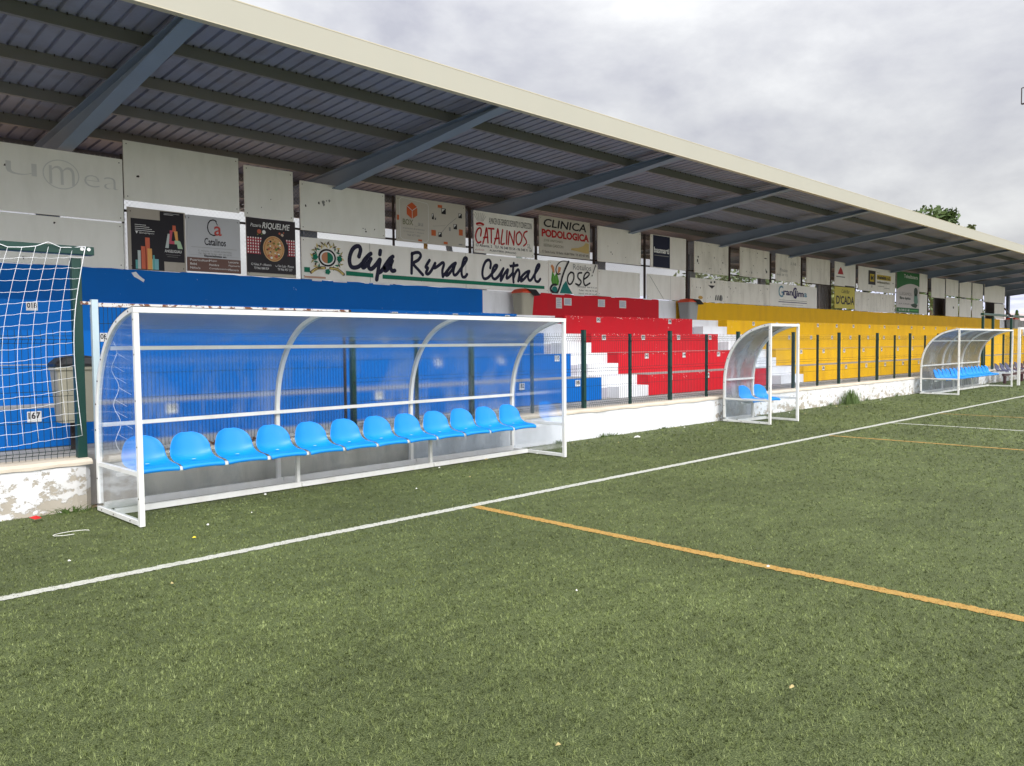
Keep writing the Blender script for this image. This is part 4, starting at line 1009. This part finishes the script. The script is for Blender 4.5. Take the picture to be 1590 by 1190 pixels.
b = MB(); b.rect(33.6, 34.35, 3.92, 4.50, Y1, 0); b.rect(33.76, 34.2, 4.05, 4.36, Y2, 1); b.text('M', 33.84, 34.12, 4.10, 4.30, Y3, 0, bold=.04)
b.rect(34.5, 36.05, 4.16, 4.37, Y1, 1); b.text('matelsa s.l.', 34.55, 35.98, 4.19, 4.35, Y2, 0, bold=.04); b.text('MATERIALES ELECTRICOS', 34.55, 35.9, 4.01, 4.09, Y2, 2, bold=.02); b.text('Pol. Ind.', 34.5, 34.75, 4.43, 4.47, Y1, 0)
b.rect(34.6, 35.3, 3.88, 3.90, Y1, 3); b.rect(35.3, 35.9, 3.82, 3.84, Y1, 3); b.disc(36.3, 4.08, .05, .03, Y1, 0, 8); b.rect(33.95, 34.0, 3.80, 3.90, Y1, 0)
art(t, b, 'lettering', [ink, flat('band_yellow', (.56, .42, .03)), flat('olive_ink', (.09, .08, .03)), grey_ink])
board(32.28, 36.55, 2.80, 3.585, board_w3, 'long worn lower panel under the building supplies board', None, 9, seed=29, split=(34.5,))
t = board(36.74, 39.56, 2.83, 4.67, flat('poster_white', (.56, .53, .53)), 'tall green and white poster with a dark green figure', seed=30)
b = MB()
arc = [(36.75 + 2.8 * k / 12, 3.86 + .30 * math.sin(k / 12 * 2.4)) for k in range(13)]
b.poly([(36.75, 4.66)] + arc + [(39.55, 4.66)], Y1, 0); b.rect(36.75, 39.55, 2.86, 3.06, Y1, 0)
b.text('Telealbatera', 37.6, 39.3, 4.40, 4.56, Y2, 1); b.text('LLEGAMOS', 37.1, 38.55, 3.62, 3.76, Y1, 3); b.text('fibra óptica', 37.1, 38.45, 3.40, 3.56, Y1, 2, bold=.03); b.text('¡LA CASA!', 37.0, 38.35, 3.20, 3.27, Y1, 2)
b.text('96 548 51 48', 37.0, 38.3, 2.91, 3.01, Y2, 1); b.rect(38.4, 39.4, 2.94, 2.98, Y2, 4)
b.disc(39.1, 3.82, .25, .20, Y2, 2, 14); b.poly([(38.9, 3.7), (39.3, 3.7), (39.4, 3.35), (39.1, 3.15), (38.85, 3.38)], Y2, 5); b.poly([(38.4, 3.22), (39.0, 3.3), (39.35, 3.22), (39.15, 3.08), (38.7, 3.12)], Y3, 2)
art(t, b, 'printed_artwork', [flat('poster_green', (.006, .13, .03)), white_ink, flat('ink_darkgreen', (.03, .06, .045)), grey_ink, flat('ink_green_light', (.1, .4, .1)), flat('figure_green', (.12, .25, .2))])
board(39.60, 40.66, 3.86, 4.70, board_w2, 'narrow upper blank panel touching the right side of the green poster', BLANK, 0, seed=31)
board(39.60, 40.66, 2.81, 3.75, board_w2, 'narrow lower blank panel touching the right side of the green poster', BLANK, 0, seed=32)
board(41.22, 43.17, 3.65, 4.62, board_w2, 'upper blank board over the tall ribbed grey sheet', BLANK, 0, seed=33)
nm = ('first', 'second', 'third')
for i, (a, c) in enumerate(((43.34, 45.27), (45.48, 47.43), (47.65, 49.52))):
    board(a, c, 3.82, 4.66, board_w2, nm[i] + ' upper panel of the three-column block of white panels near the far end', BLANK, 0, seed=40 + i)
    tt = board(a, c, 2.80, 3.75, board_w2, nm[i] + ' lower panel of the three-column block of white panels near the far end', BLANK, 0, seed=50 + i)
    if i == 0: art(tt, MB().disc(44.5, 3.25, .09, .06, Y1, 0, 10), 'hole', [ink])
board(49.83, 53.9, 3.72, 4.70, board_w2, 'last upper white panel at the far right end of the row', BLANK, 0, seed=60)
board(51.8, 53.9, 2.81, 3.68, board_w2, 'last lower white panel at the far right end of the row', BLANK, 0, seed=61)

# ---------------------------------------------------------------- seats
def seat_geo():
    """moulded shell: rounded back, dished pan, rolled front lip; origin at the pan centre"""
    prof = [(-.205, -.045, .215), (-.215, -.030, .218), (-.212, -.008, .220), (-.190, .004, .220), (-.13, .002, .220), (-.05, -.008, .220), (.03, -.008, .218), (.09, .004, .215), (.125, .030, .212),
            (.145, .075, .207), (.158, .13, .198), (.170, .185, .185), (.181, .232, .162), (.188, .262, .130), (.192, .281, .088), (.193, .288, .045)]
    nu = 13; vs = []
    for k, (y, z, hw) in enumerate(prof):
        if z > .03: z = .03 + (z - .03) * .92
        for i in range(nu):
            u = -1 + 2 * i / (nu - 1)
            t = k / (len(prof) - 1)
            rise = [0, 0, .0, .004, .010, .020, .036, .056, .070, .060, .036, .014, .004, 0, 0, 0][k]
            fwd = [0, 0, 0, 0, 0, 0, .0, .006, .022, .040, .048, .046, .038, .026, .012, .004][k]
            a = abs(u) ** 2.6
            vs.append((u * hw, y - fwd * a, z + rise * a - (.012 * a if k < 4 else 0)))
    fs = [(r * nu + i, r * nu + i + 1, (r + 1) * nu + i + 1, (r + 1) * nu + i) for r in range(len(prof) - 1) for i in range(nu - 1)]
    return vs, fs
SV, SF = seat_geo()
seat_me = bpy.data.meshes.new('seat'); seat_me.from_pydata(SV, [], SF); seat_me.materials.append(seat_m)
seat_me.polygons.foreach_set('use_smooth', [True] * len(seat_me.polygons))
def seat(x, y, z, parent, mat=None, detail=True, yaw_=0.):
    me = seat_me
    if mat is not None:
        key = 'seat_' + mat.name
        me = bpy.data.meshes.get(key)
        if not me: me = seat_me.copy(); me.name = key; me.materials[0] = mat
    o = bpy.data.objects.new('seat', me); COL.objects.link(o); o.location = (x, y, z); o.rotation_euler[2] = yaw_
    s = o.modifiers.new('thickness', 'SOLIDIFY'); s.thickness = .009; s.offset = -1
    s = o.modifiers.new('smooth', 'SUBSURF'); s.levels = s.render_levels = 1
    child(o, parent)
    if detail:
        p = MB(); p.disc(0, 0, .021, .021, 0, 0, 12)
        p.v = [(vx, vz * .8, -vy) for vx, vy, vz in p.v]
        p.box(-.03, .03, .05, .09, -.045, -.012) if False else None
        q = p.build('seat_plug', white_frame); q.location = (0, .03, .014); q.parent = o
    return o

# ---------------------------------------------------------------- dugouts
ARC = [(8.245, .02), (8.245, .45), (8.243, .80), (8.225, 1.0), (8.185, 1.18), (8.115, 1.35), (8.01, 1.51), (7.86, 1.66), (7.66, 1.785), (7.42, 1.865), (7.215, 1.905)]
ARC = [(7.2 + (y - 7.2) * .95, z - .018) for y, z in ARC]
def arc_at(z):
    for (y0, z0), (y1, z1) in zip(ARC[:-1], ARC[1:]):
        if z0 <= z <= z1: return y0 + (y1 - y0) * (z - z0) / (z1 - z0)
    return ARC[-1][0]
def strip_x(pts, x0, x1, w, m=0):
    """bent square tube following the arc (y,z) between x0 and x1"""
    b = []; P = [Vector((0, y, z)) for y, z in pts]; inner = []; outer = []
    for i, p in enumerate(P):
        d = (P[min(i + 1, len(P) - 1)] - P[max(i - 1, 0)]).normalized(); nrm = Vector((0, d.z, -d.y))
        outer.append(p + nrm * w / 2); inner.append(p - nrm * w / 2)
    vs = []
    for i in range(len(P)):
        for q, x in ((outer[i], x0), (outer[i], x1), (inner[i], x1), (inner[i], x0)): vs.append((x, q.y, q.z))
    n = len(P); fs = [(4 * i + k, 4 * i + (k + 1) % 4, 4 * (i + 1) + (k + 1) % 4, 4 * (i + 1) + k) for i in range(n - 1) for k in range(4)]
    fs += [(0, 3, 2, 1), tuple(4 * (n - 1) + k for k in range(4))]
    return vs, fs
FINE = []
for i in range(len(ARC) - 1):
    for k in range(4):
        t = k / 4; p0, p1, p2, p3 = [Vector(ARC[min(max(j, 0), len(ARC) - 1)]) for j in (i - 1, i, i + 1, i + 2)]
        q = .5 * ((2 * p1) + (p2 - p0) * t + (2 * p0 - 5 * p1 + 4 * p2 - p3) * t * t + (3 * p1 - p0 - 3 * p2 + p3) * t ** 3); FINE.append((q.x, q.y))
FINE.append(ARC[-1])
def dugout(x0, x1, ribs, n_seats, label, pmat, s0, pitch_, seatmat=None, side_mat=None, mid=True, rot=0., sx=1.):
    t = empty('dugout', ((x0 + x1) / 2, 7.75, 0)); tag(t, label, 'dugout'); t.rotation_euler[2] = rot
    w = .045; B = lambda b, n, **k: child(b.build(n, white_frame, bevel=.003, **k), t)
    zt = 1.905
    for x, sgn in ((x0, 1), (x1, -1)):
        B(MB().box(min(x, x + sgn * w), max(x, x + sgn * w), 7.17, 7.215, 0.006, zt - .047), 'front_post')
        a, c = sorted((x, x + sgn * w))
        B(MB().box(a, c, 7.2155, 8.22, .012, .052), 'base_rail')
        B(MB().box(a + .004, c - .004, 7.2155, 8.165, .44, .478), 'side_rail')
    xs = [x0 + (x1 - x0) * k / (ribs - 1) for k in range(ribs)]
    for k, x in enumerate(xs):
        a = x - w / 2 if 0 < k < ribs - 1 else (x if k == 0 else x - w)
        vs, fs = strip_x([(y, z) for y, z in FINE if z > .056] if k in (0, ribs - 1) else FINE, a + .001, a + w - .001, .045)
        B(MB().add(vs, fs), 'arched_rib')
    B(MB().box(x0 + .0, x1 - .0, 7.168, 7.217, zt - .046, zt + .002), 'top_rail')
    xa, xb = x0 + w + .001, x1 - w - .001
    for z in ((1.555, .83) if mid else (.83,)):
        y = arc_at(z) - .03
        B(MB().box(xa, xb, y - .024, y + .012, z - .018, z + .020), 'cross_rail')
    B(MB().box(xa, xb, 8.145, 8.19, .022, .088), 'back_rail')
    B(MB().box(xa, xb, 7.86, 7.905, .010, .066), 'floor_rail')
    B(MB().box(xa, xb, 7.80, 7.84, .372, .405), 'seat_bar')
    nsup = max(1, ribs - 2) if mid else 1
    for k in range(nsup):
        x = (xs[k + 1] + .06) if mid else (x0 + x1) / 2
        B(MB().box(x - .02, x + .02, 7.862, 7.902, .067, .371).box(x - .03, x + .03, 7.84, 7.902, .3715, .40), 'seat_support')
    # curved sheet, split in panes between the ribs so that every bay is one pane
    sp = MB(); n = len(FINE)
    O = []
    for i, (y, z) in enumerate(FINE):
        d = (Vector(FINE[min(i + 1, n - 1)]) - Vector(FINE[max(i - 1, 0)])).normalized()
        O.append((y + d.y * .027, z - d.x * .027))
    O = [(y, max(z, .035)) for y, z in O]
    for k in range(ribs - 1):
        pb = MB(); a, c = xs[k] + .004, xs[k + 1] - .004
        pb.add([(a, y, z) for y, z in O] + [(c, y, z) for y, z in O], [(i, i + 1, n + i + 1, n + i) for i in range(n - 1)])
        cp = child(pb.build('curved_pane', pmat, smooth=pmat not in BLUR), t)
        if pmat in BLUR:
            md = cp.modifiers.new('thickness', 'SOLIDIFY'); md.thickness = .006; md.offset = 0
    for x, up in ((x0 + .012, 1), (x1 - .012, 1)):
        low = [(x, 7.218, .053), (x, 8.168, .053), (x, 8.168, .439), (x, 7.218, .439)]
        arc_ = [(x, y - .0, z) for y, z in FINE if z > .479 and y > 7.23]
        hi = [(x, 7.218, .479), (x, 8.168, .479)] + arc_ + [(x, 7.218, 1.86)]
        pb = MB().add(low, [tuple(range(4))]); child(pb.build('end_pane', side_mat or pmat), t)
        pb = MB().add(hi, [tuple(range(len(hi)))]); child(pb.build('end_pane', side_mat or pmat), t)
    # bolts and seat clips
    bo = MB()
    for x in (x0 - .0005, x1 + .0005):
        for z in (.25, .7, 1.1, 1.5, 1.8): bo.box(x - .002, x + .002, 7.185, 7.197, z - .006, z + .006)
        for y in (7.4, 7.8, 8.1): bo.box(x - .002, x + .002, y - .006, y + .006, .026, .038)
        for y, z in FINE[3::5]: bo.box(x - .002, x + .002, y - .007, y + .007, z - .007, z + .007)
    child(bo.build('bolts', dark_post), t)
    rs = random.Random(n_seats + int(x0))
    for i in range(n_seats):
        x = s0 + pitch_ * i
        s = seat(x, 7.745 + rs.uniform(-.006, .006), .452 + rs.uniform(-.003, .003), t, seatmat, yaw_=rs.uniform(-.03, .03)); s.scale[0] = sx
        if i < n_seats - 1:
            child(MB().box(x + pitch_ / 2 - .022, x + pitch_ / 2 + .022, 7.555, 7.60, .40, .435).box(x + pitch_ / 2 - .014, x + pitch_ / 2 + .014, 7.60, 7.80, .405, .42).build('seat_clip', white_frame, bevel=.003), t)
    for x in xs[1:-1]:
        child(MB().box(x + .03, x + .09, 8.12, 8.149, .06, .10).box(x + .09, x + .13, 7.84, 7.859, .02, .06).build('joint_bracket', white_frame), t)
    return t
dugout(2.47, 8.16, 4, 12, 'nearest long white framed dugout with twelve blue seats and clear curved sheet', panel_blur, 2.775, .4515, sx=.96, side_mat=panel_end, rot=.0209)
dugout(13.95, 14.98, 2, 2, 'small single-bay white framed dugout with two blue seats and cloudy sheet', panel_blur2, 14.17, .52, mid=False, side_mat=panel_end, rot=-.07)
dugout(24.94, 30.58, 4, 15, 'farther long white framed dugout with a row of blue seats before the yellow terrace', panel_blur3, 25.22, .362, sx=.78, side_mat=panel_end)
# loose torn net cord caught in the near dugout's end
b = MB(); pts = [(2.62 + .03 * math.sin(k), 8.06 - .004 * k, 1.62 - .055 * k) for k in range(20)]
b.tube(pts, .003, 5)
for k in range(2, 18, 2): b.tube([pts[k], (pts[k][0] + .10, pts[k][1] - .02, pts[k][2] - .07)], .0018, 4)
tag(b.build('net_scrap', net_m), 'torn strip of white net hanging inside the left end of the nearest dugout', 'net scrap')

# far bench: dark seats on a white box, and a white frame at the right edge
t = empty('bench_row', (33.6, 8.0, 0)); tag(t, 'row of dark slate and brown seats beside the farther dugout at the right edge', 'bench')
child(MB().box(32.0, 38.5, 7.75, 7.83, .30, .38).box(34.4, 34.5, 7.74, 7.82, .03, .30).box(32.1, 32.2, 7.74, 7.82, .03, .30).build('bench_frame', brown_seat), t)
for i in range(9): seat(32.3 + .66 * i, 7.95, .47, t, slate_seat if i % 4 < 3 and i < 5 else brown_seat, False)
t = empty('white_frame', (34, 7.2, 0)); tag(t, 'plain white steel frame with one post at the extreme right edge', 'frame')
child(MB().box(31.55, 31.63, 7.19, 7.27, .006, 1.93).build('post', white_frame), t); child(MB().box(37.0, 37.08, 7.19, 7.27, .006, 1.93).build('post', white_frame), t)
child(MB().box(31.55, 37.08, 7.19, 7.27, 1.931, 2.0).build('crossbar', white_frame), t)

# ---------------------------------------------------------------- small litter
rl = random.Random(21)
def scrap(x, y, s, mat, label, name='paper_scrap', cat='litter', group=None):
    n = 7; pts = [(x + s * rl.uniform(.5, 1.2) * math.cos(2 * math.pi * k / n), y + s * rl.uniform(.3, .8) * math.sin(2 * math.pi * k / n)) for k in range(n)]
    b = MB().add([(px_, py_, .022 + rl.uniform(0, s * .35)) for px_, py_ in pts] + [(x, y, .03 + s * .4)], [(k, (k + 1) % n, n) for k in range(n)])
    return tag(b.build(name, mat), label, cat, group)
paper = flat('paper_white', (.75, .74, .70)); leafm = flat('dry_leaf', (.45, .36, .16)); redm = flat('red_wrapper', (.5, .02, .02)); yel = flat('yellow_cap', (.8, .6, .03))
G = 'tiny pale scraps scattered on the turf'
LB = 'tiny pale scrap of paper lying on the turf by the low wall'
spots = []
for i in range(34):
    x = rl.uniform(3, 30); y = 8.36 - abs(rl.gauss(0, .35)); spots.append((x, max(y, 5.9), rl.uniform(.012, .032)))
for x, y in ((2.9, 6.7), (3.4, 6.9), (5.2, 6.75), (6.1, 6.9), (9.4, 7.9), (1.7, 6.3), (3.7, 3.2), (2.2, 2.0), (9.8, 7.6), (3.3, 1.6), (5.0, 2.6), (2.0, 5.2)): spots.append((x, y, rl.uniform(.010, .02)))
for x, y, s in spots: scrap(x, y, s, rl.choice([paper, paper, leafm]), LB, group=G)
scrap(1.93, 8.1, .06, redm, 'crumpled red wrapper on the turf beside the rounded wall end')
scrap(2.62, 6.32, .022, yel, 'small yellow cap lying on the turf near the touchline at left', 'bottle_cap')
scrap(10.5, 7.75, .085, paper, 'larger flat white scrap on the turf right of the nearest dugout')
tag(MB().tube([(1.98 + .13 * math.cos(a) + .04 * math.sin(a), 7.25 - .02 * math.cos(a) + .06 * math.sin(a), .024) for a in [k * .42 for k in range(13)]], .0025, 5).build('plastic_strap', paper), 'thin white plastic loop lying on the turf near the left wall end', 'litter')
tag(MB().add([(2.5, 7.93, .0035), (8.25, 7.95, .0035), (8.3, TURF_BACK, .0035), (2.5, TURF_BACK, .0035)], [(0, 1, 2, 3)]).build('dirt_shade_strip', paint('dirt_and_shade', (.045, .042, .030), .95, .3, bmp=.6, scale=14)), kind='structure')  # dirt and the shade under the dugout, painted together as one dark strip
# crumbly strip of debris and tufts along the foot of the wall
b = MB()
for i in range(900):
    x = rl.uniform(-4, 34); y = 8.385 - abs(rl.gauss(0, .05)); s = rl.uniform(.005, .014); a = rl.uniform(0, 3)
    b.add([(x, y, .012), (x + s * math.cos(a), y + s * math.sin(a), .02), (x - s * math.sin(a), y + s * math.cos(a), .024)], [(0, 1, 2)], rl.choice([0, 0, 1, 2]))
tag(b.build('leaf_debris', [flat('debris_tan', (.30, .24, .12)), paper, flat('debris_green', (.08, .12, .03))]), 'crumbs of dry leaf and grit along the foot of the low wall', 'debris', kind='stuff')

# ---------------------------------------------------------------- plants
def leaf_mat(name, a, c):
    m, t, b = newmat(name)
    col = mixc(t, noise(t, 3.5, 4, .6).outputs['Fac'], a, c)
    t.links.new(col, b.inputs['Base Color']); b.inputs['Roughness'].default_value = .6
    return m
weed_m = leaf_mat('weed_leaf', (.05, .10, .02), (.13, .19, .05))
b = MB()
for i in range(420):
    a = rl.uniform(0, 6.28); r0 = abs(rl.gauss(0, .14)); x = 20.05 + r0 * 2.0 * math.cos(a); y = 8.22 + r0 * .5 * math.sin(a); h = rl.uniform(.08, .40) * (1.1 - r0)
    lx, ly = rl.gauss(0, .09), rl.gauss(0, .05); w = rl.uniform(.006, .013)
    b.add([(x - w, y, 0), (x + w, y, 0), (x + lx * .5 + w, y + ly * .5, h * .6), (x + lx * .5 - w, y + ly * .5, h * .6), (x + lx, y + ly, h)], [(0, 1, 2, 3), (3, 2, 4)])
tag(b.build('weed_tuft', weed_m), 'bushy green weed growing from the turf against the weathered wall', 'weed')

G2 = 'small weeds rooted at the foot of the low wall'
for wx, wh in ((9.25, .07), (10.35, .09), (10.6, .07), (12.1, .05), (17.3, .10), (19.2, .12), (21.4, .10), (23.5, .12), (2.3, .08), (.9, .07)):
    b = MB(); wy = 8.37 if wx > 3 else 8.30
    for i in range(46):
        a = rl.uniform(0, 6.28); r0 = abs(rl.gauss(0, .07)); x = wx + r0 * 1.6 * math.cos(a); y = wy - abs(r0 * .5 * math.sin(a)); h = rl.uniform(.3, 1) * wh; w = rl.uniform(.003, .007); lx = rl.gauss(0, .03)
        b.add([(x - w, y, 0), (x + w, y, 0), (x + lx + w, y - .01, h * .6), (x + lx - w, y - .01, h * .6), (x + lx * 2, y - .02, h)], [(0, 1, 2, 3), (3, 2, 4)])
    tag(b.build('small_weed', weed_m), 'small low green weed sprouting where the turf meets the low white wall', 'weed', G2)

def tree(x, y, h, cr, label, mat, seed, leaf=.16, n=2600, trunk_h=.4, shape=1.0, group=None, name='tree'):
    r_ = random.Random(seed); t = empty(name, (x, y, 0)); tag(t, label, 'tree', group)
    tb = MB(); th = h * trunk_h
    tb.tube([(x, y, -.02), (x + .05, y, th * .5), (x - .04, y + .05, th), (x, y, h * .8)], [h * .028, h * .022, h * .018, h * .006], 8)
    ends = []
    for k in range(7):
        a = r_.uniform(0, 6.28); z0 = th * r_.uniform(.7, 1.3); e_ = (x + cr * .6 * math.cos(a), y + cr * .6 * math.sin(a), z0 + (h - z0) * r_.uniform(.3, .7))
        tb.tube([(x, y, z0), ((x + e_[0]) / 2, (y + e_[1]) / 2, (z0 + e_[2]) / 2 + .1), e_], [h * .012, h * .008, h * .003], 6); ends.append(e_)
    child(tb.build('trunk', paint('bark', (.16, .12, .08), .9, .2)), t)
    lb = MB(); zc = th + (h - th) * .5; hz = (h - th) * .5; nc = 46
    for c in range(nc):
        while True:
            p = Vector((r_.uniform(-1, 1), r_.uniform(-1, 1), r_.uniform(-1, 1)))
            if .35 < p.length < 1: break
        q = Vector((x + p.x * cr * (1 - .35 * max(0, p.z) * shape), y + p.y * cr * (1 - .35 * max(0, p.z) * shape), zc + p.z * hz)); cs = cr * r_.uniform(.16, .34)
        for _ in range(n // nc):
            d = Vector((r_.gauss(0, 1), r_.gauss(0, 1), r_.gauss(0, .8))); d = d.normalized() * cs * r_.uniform(.3, 1.05)
            o = q + d; s = leaf * r_.uniform(.5, 1.1); u = Vector((r_.gauss(0, 1), r_.gauss(0, 1), r_.gauss(0, 1))).normalized() * s; v = u.cross(Vector((r_.gauss(0, 1), r_.gauss(0, 1), r_.gauss(0, 1)))).normalized() * s * .45
            lb.add([o - u, o + v, o + u, o - v], [(0, 1, 2, 3)])
    child(lb.build('crown', mat), t)
    return t
lm = [leaf_mat('leaf_olive', (.05, .075, .02), (.13, .15, .05)), leaf_mat('leaf_green', (.03, .07, .015), (.10, .15, .035)), leaf_mat('leaf_yellowgreen', (.09, .11, .015), (.20, .22, .05))]
tree(80.0, 25.3, 14.2, 3.3, 'tall leafy tree whose crown rises over the far part of the roof', lm[1], 1, leaf=.34, n=4600, trunk_h=.35)
tree(91.0, 25.5, 13.9, 2.2, 'distant tree top just showing over the roof right of the taller crown', lm[0], 2, leaf=.30, n=2200)
GT = 'trees behind the stand seen between the boards'
TL = ['olive green tree behind the stand left of the steel column gap', 'dark green tree behind the first worn panels over the yellow wall', 'yellowish green tree seen in the slit over the climate board', 'dense green tree filling the gap beside the yellow café sign', 'dark leafy tree behind the gap right of the green poster', 'low tree in the narrow gaps of the far white panels']
for i, (x, y, h, cr) in enumerate(((33.5, 21, 5.5, 2.2), (39.5, 22, 5.8, 2.6), (46.5, 22, 5.6, 2.7), (52.0, 21.5, 5.8, 2.9), (68.5, 21, 6.0, 3.2), (72.5, 20, 5.2, 1.5))):
    tree(x, y, h, cr, TL[i], lm[i % 3], 20 + i, leaf=.16, n=2600, trunk_h=.22, group=GT)
tree(27.0, 26.5, 5.9, .72, 'rounded grey-green tree top peeping over the long lettered board', leaf_mat('leaf_greygreen', (.10, .14, .12), (.17, .22, .19)), 31, leaf=.07, n=3000, trunk_h=.7, shape=.2)
tree(20.25, 17.2, 3.05, .34, 'small green shrub top seen in the bright gap left of the navy poster', lm[0], 33, leaf=.07, n=1200, trunk_h=.3)
# conical conifer far off under the roof end
t = empty('conifer', (170, 39.4, 0)); tag(t, 'small dark conical conifer far off under the right end of the roof', 'tree')
b = MB(); r_ = random.Random(5)
for i in range(900):
    v = r_.random() ** .8; z = 2 + v * 5.2; rr = (1 - v) * 1.25 * r_.uniform(.6, 1); a = r_.uniform(0, 6.28); p = Vector((170 + rr * math.cos(a), 39.4 + rr * math.sin(a), z)); s = .3
    u = Vector((math.cos(a), math.sin(a), -.6)) * s; w = Vector((-math.sin(a), math.cos(a), 0)) * s * .5
    b.add([p - w, p + w, p + u], [(0, 1, 2)])
child(b.build('crown', lm[1]), t); child(MB().tube([(170, 39.4, -.02), (170, 39.4, 6)], [.16, .05], 8).build('trunk', MATS['bark']), t)

# ---------------------------------------------------------------- far buildings, hills, floodlight
cream_w = paint('cream_render', (.62, .56, .48), .8, .08, dirt=.2); tile_m = paint('roof_tile', (.38, .17, .10), .8, .2); win_m = flat('window_dark', (.05, .06, .07), .2)
def house(x, y, w, d, h, label, wallm=cream_w):
    t = empty('house', (x + w / 2, y, 0)); tag(t, label, 'house', 'houses beyond the ground')
    child(MB().box(x, x + w, y, y + d, -.02, h).build('wall', wallm), t)
    child(MB().prism_x([(y - .3, h + .003), (y + d + .3, h + .003), (y + d / 2, h + 1.5)], x - .3, x + w + .3).build('roof', tile_m), t)
    for k in range(int(w // 4)):
        for zz in (1.2, 4.0):
            if zz + 1.3 < h: child(MB().box(x + 1.4 + 4 * k, x + 2.6 + 4 * k, y - .03, y - .003, zz, zz + 1.3).build('window', win_m), t)
    for zz in (1.2, 4.0):
        if zz + 1.3 < h: child(MB().box(x - .03, x - .003, y + d * .35, y + d * .5, zz, zz + 1.3).build('window', win_m), t)
    return t
house(240, 60, 20, 10, 5.6, 'distant pale house farthest away under the hills')
tag(MB().box(70.5, 95, 12.0, 12.25, -.02, 3.3).build('boundary_wall', paint('grey_render', (.52, .51, .49), .85, .08, dirt=.3)), 'plain light grey boundary wall beyond the end of the terrace', 'wall')
def ridge(name, dist, hbase, amp, seed, col, az0, az1, label=None):
    g = random.Random(seed); n = 160; ph = [g.uniform(0, 6.28) for _ in range(8)]
    m, t, bb = newmat(name + '_slope'); c = mixc(t, rampn(t, noise(t, .006, 7, .62).outputs['Fac'], [(.38, 0), (.62, 1)]).outputs[0], tuple(v * .78 for v in col), tuple(min(1, v * 1.15) for v in col))
    t.links.new(c, bb.inputs['Base Color']); bb.inputs['Roughness'].default_value = 1
    vs = []; rows_ = 14
    for i in range(n):
        a = R(az0 + (az1 - az0) * i / (n - 1))
        hh = hbase + amp * sum(math.sin(i * f_ + ph[k]) / (k + 1) for k, f_ in enumerate((.05, .11, .19, .33, .57, .9, 1.5, 2.3)))
        for j in range(rows_):
            v = j / (rows_ - 1); rr = dist + 1400 * v
            z = hh * math.sin(v * math.pi / 2) ** .8 + amp * .35 * math.sin(i * .7 + j * 1.3 + ph[j % 8]) * v * (1 - v) * 2
            vs.append((rr * math.cos(a), rr * math.sin(a), max(-5, z) if v > 0 else -5))
    fs = [(i * rows_ + j, (i + 1) * rows_ + j, (i + 1) * rows_ + j + 1, i * rows_ + j + 1) for i in range(n - 1) for j in range(rows_ - 1)]
    tag(MB().add(vs, fs).build(name, m, smooth=True), kind='structure')
ridge('hills', 2200, 205, 14, 3, (.40, .42, .52), -30, 60)  # blue-grey tint puts the distance haze into the hills' colour
ridge('foothills', 900, 62, 6, 8, (.50, .42, .40), -30, 60)
# floodlight head reaching into the right edge of the picture
t = empty('floodlight_mast', (96.6, 20.0, 0)); tag(t, 'thin framed floodlight head cut by the right edge against the clouds', 'floodlight')
D_ = Vector((1448.24, 333.76, 378.34)).normalized(); hp = Vector((0, 0, CAM_H)) + D_ * 100
fx = Vector((.227, -.974, 0)).normalized(); up_ = Vector((0, 0, 1)); s2 = MB()
c0 = hp + fx * 1.9
for (p, q, w) in ((c0 - fx * 2 + up_ * .85, c0 + fx * 2 + up_ * .95, .08), (c0 - fx * 2 - up_ * .75, c0 + fx * 2 - up_ * .70, .14), (c0 - fx * 2 - up_ * .75, c0 - fx * 2 + up_ * .85, .08), (c0 + fx * 2 - up_ * .7, c0 + fx * 2 + up_ * .95, .08)): s2.bar(p, q, w)
child(s2.build('lamp_frame', dark_post), t)
child(MB().tube([(c0.x, c0.y, -.02), (c0.x, c0.y, c0.z + .8)], [.3, .14], 10).build('mast', purlin_m), t)
for k in range(4):
    p = c0 + fx * (-1.2 + .8 * k); child(MB().tube([p, p + Vector((-.35, -.1, -.1))], [.16, .26], 12).build('lamp', dark_post), t)
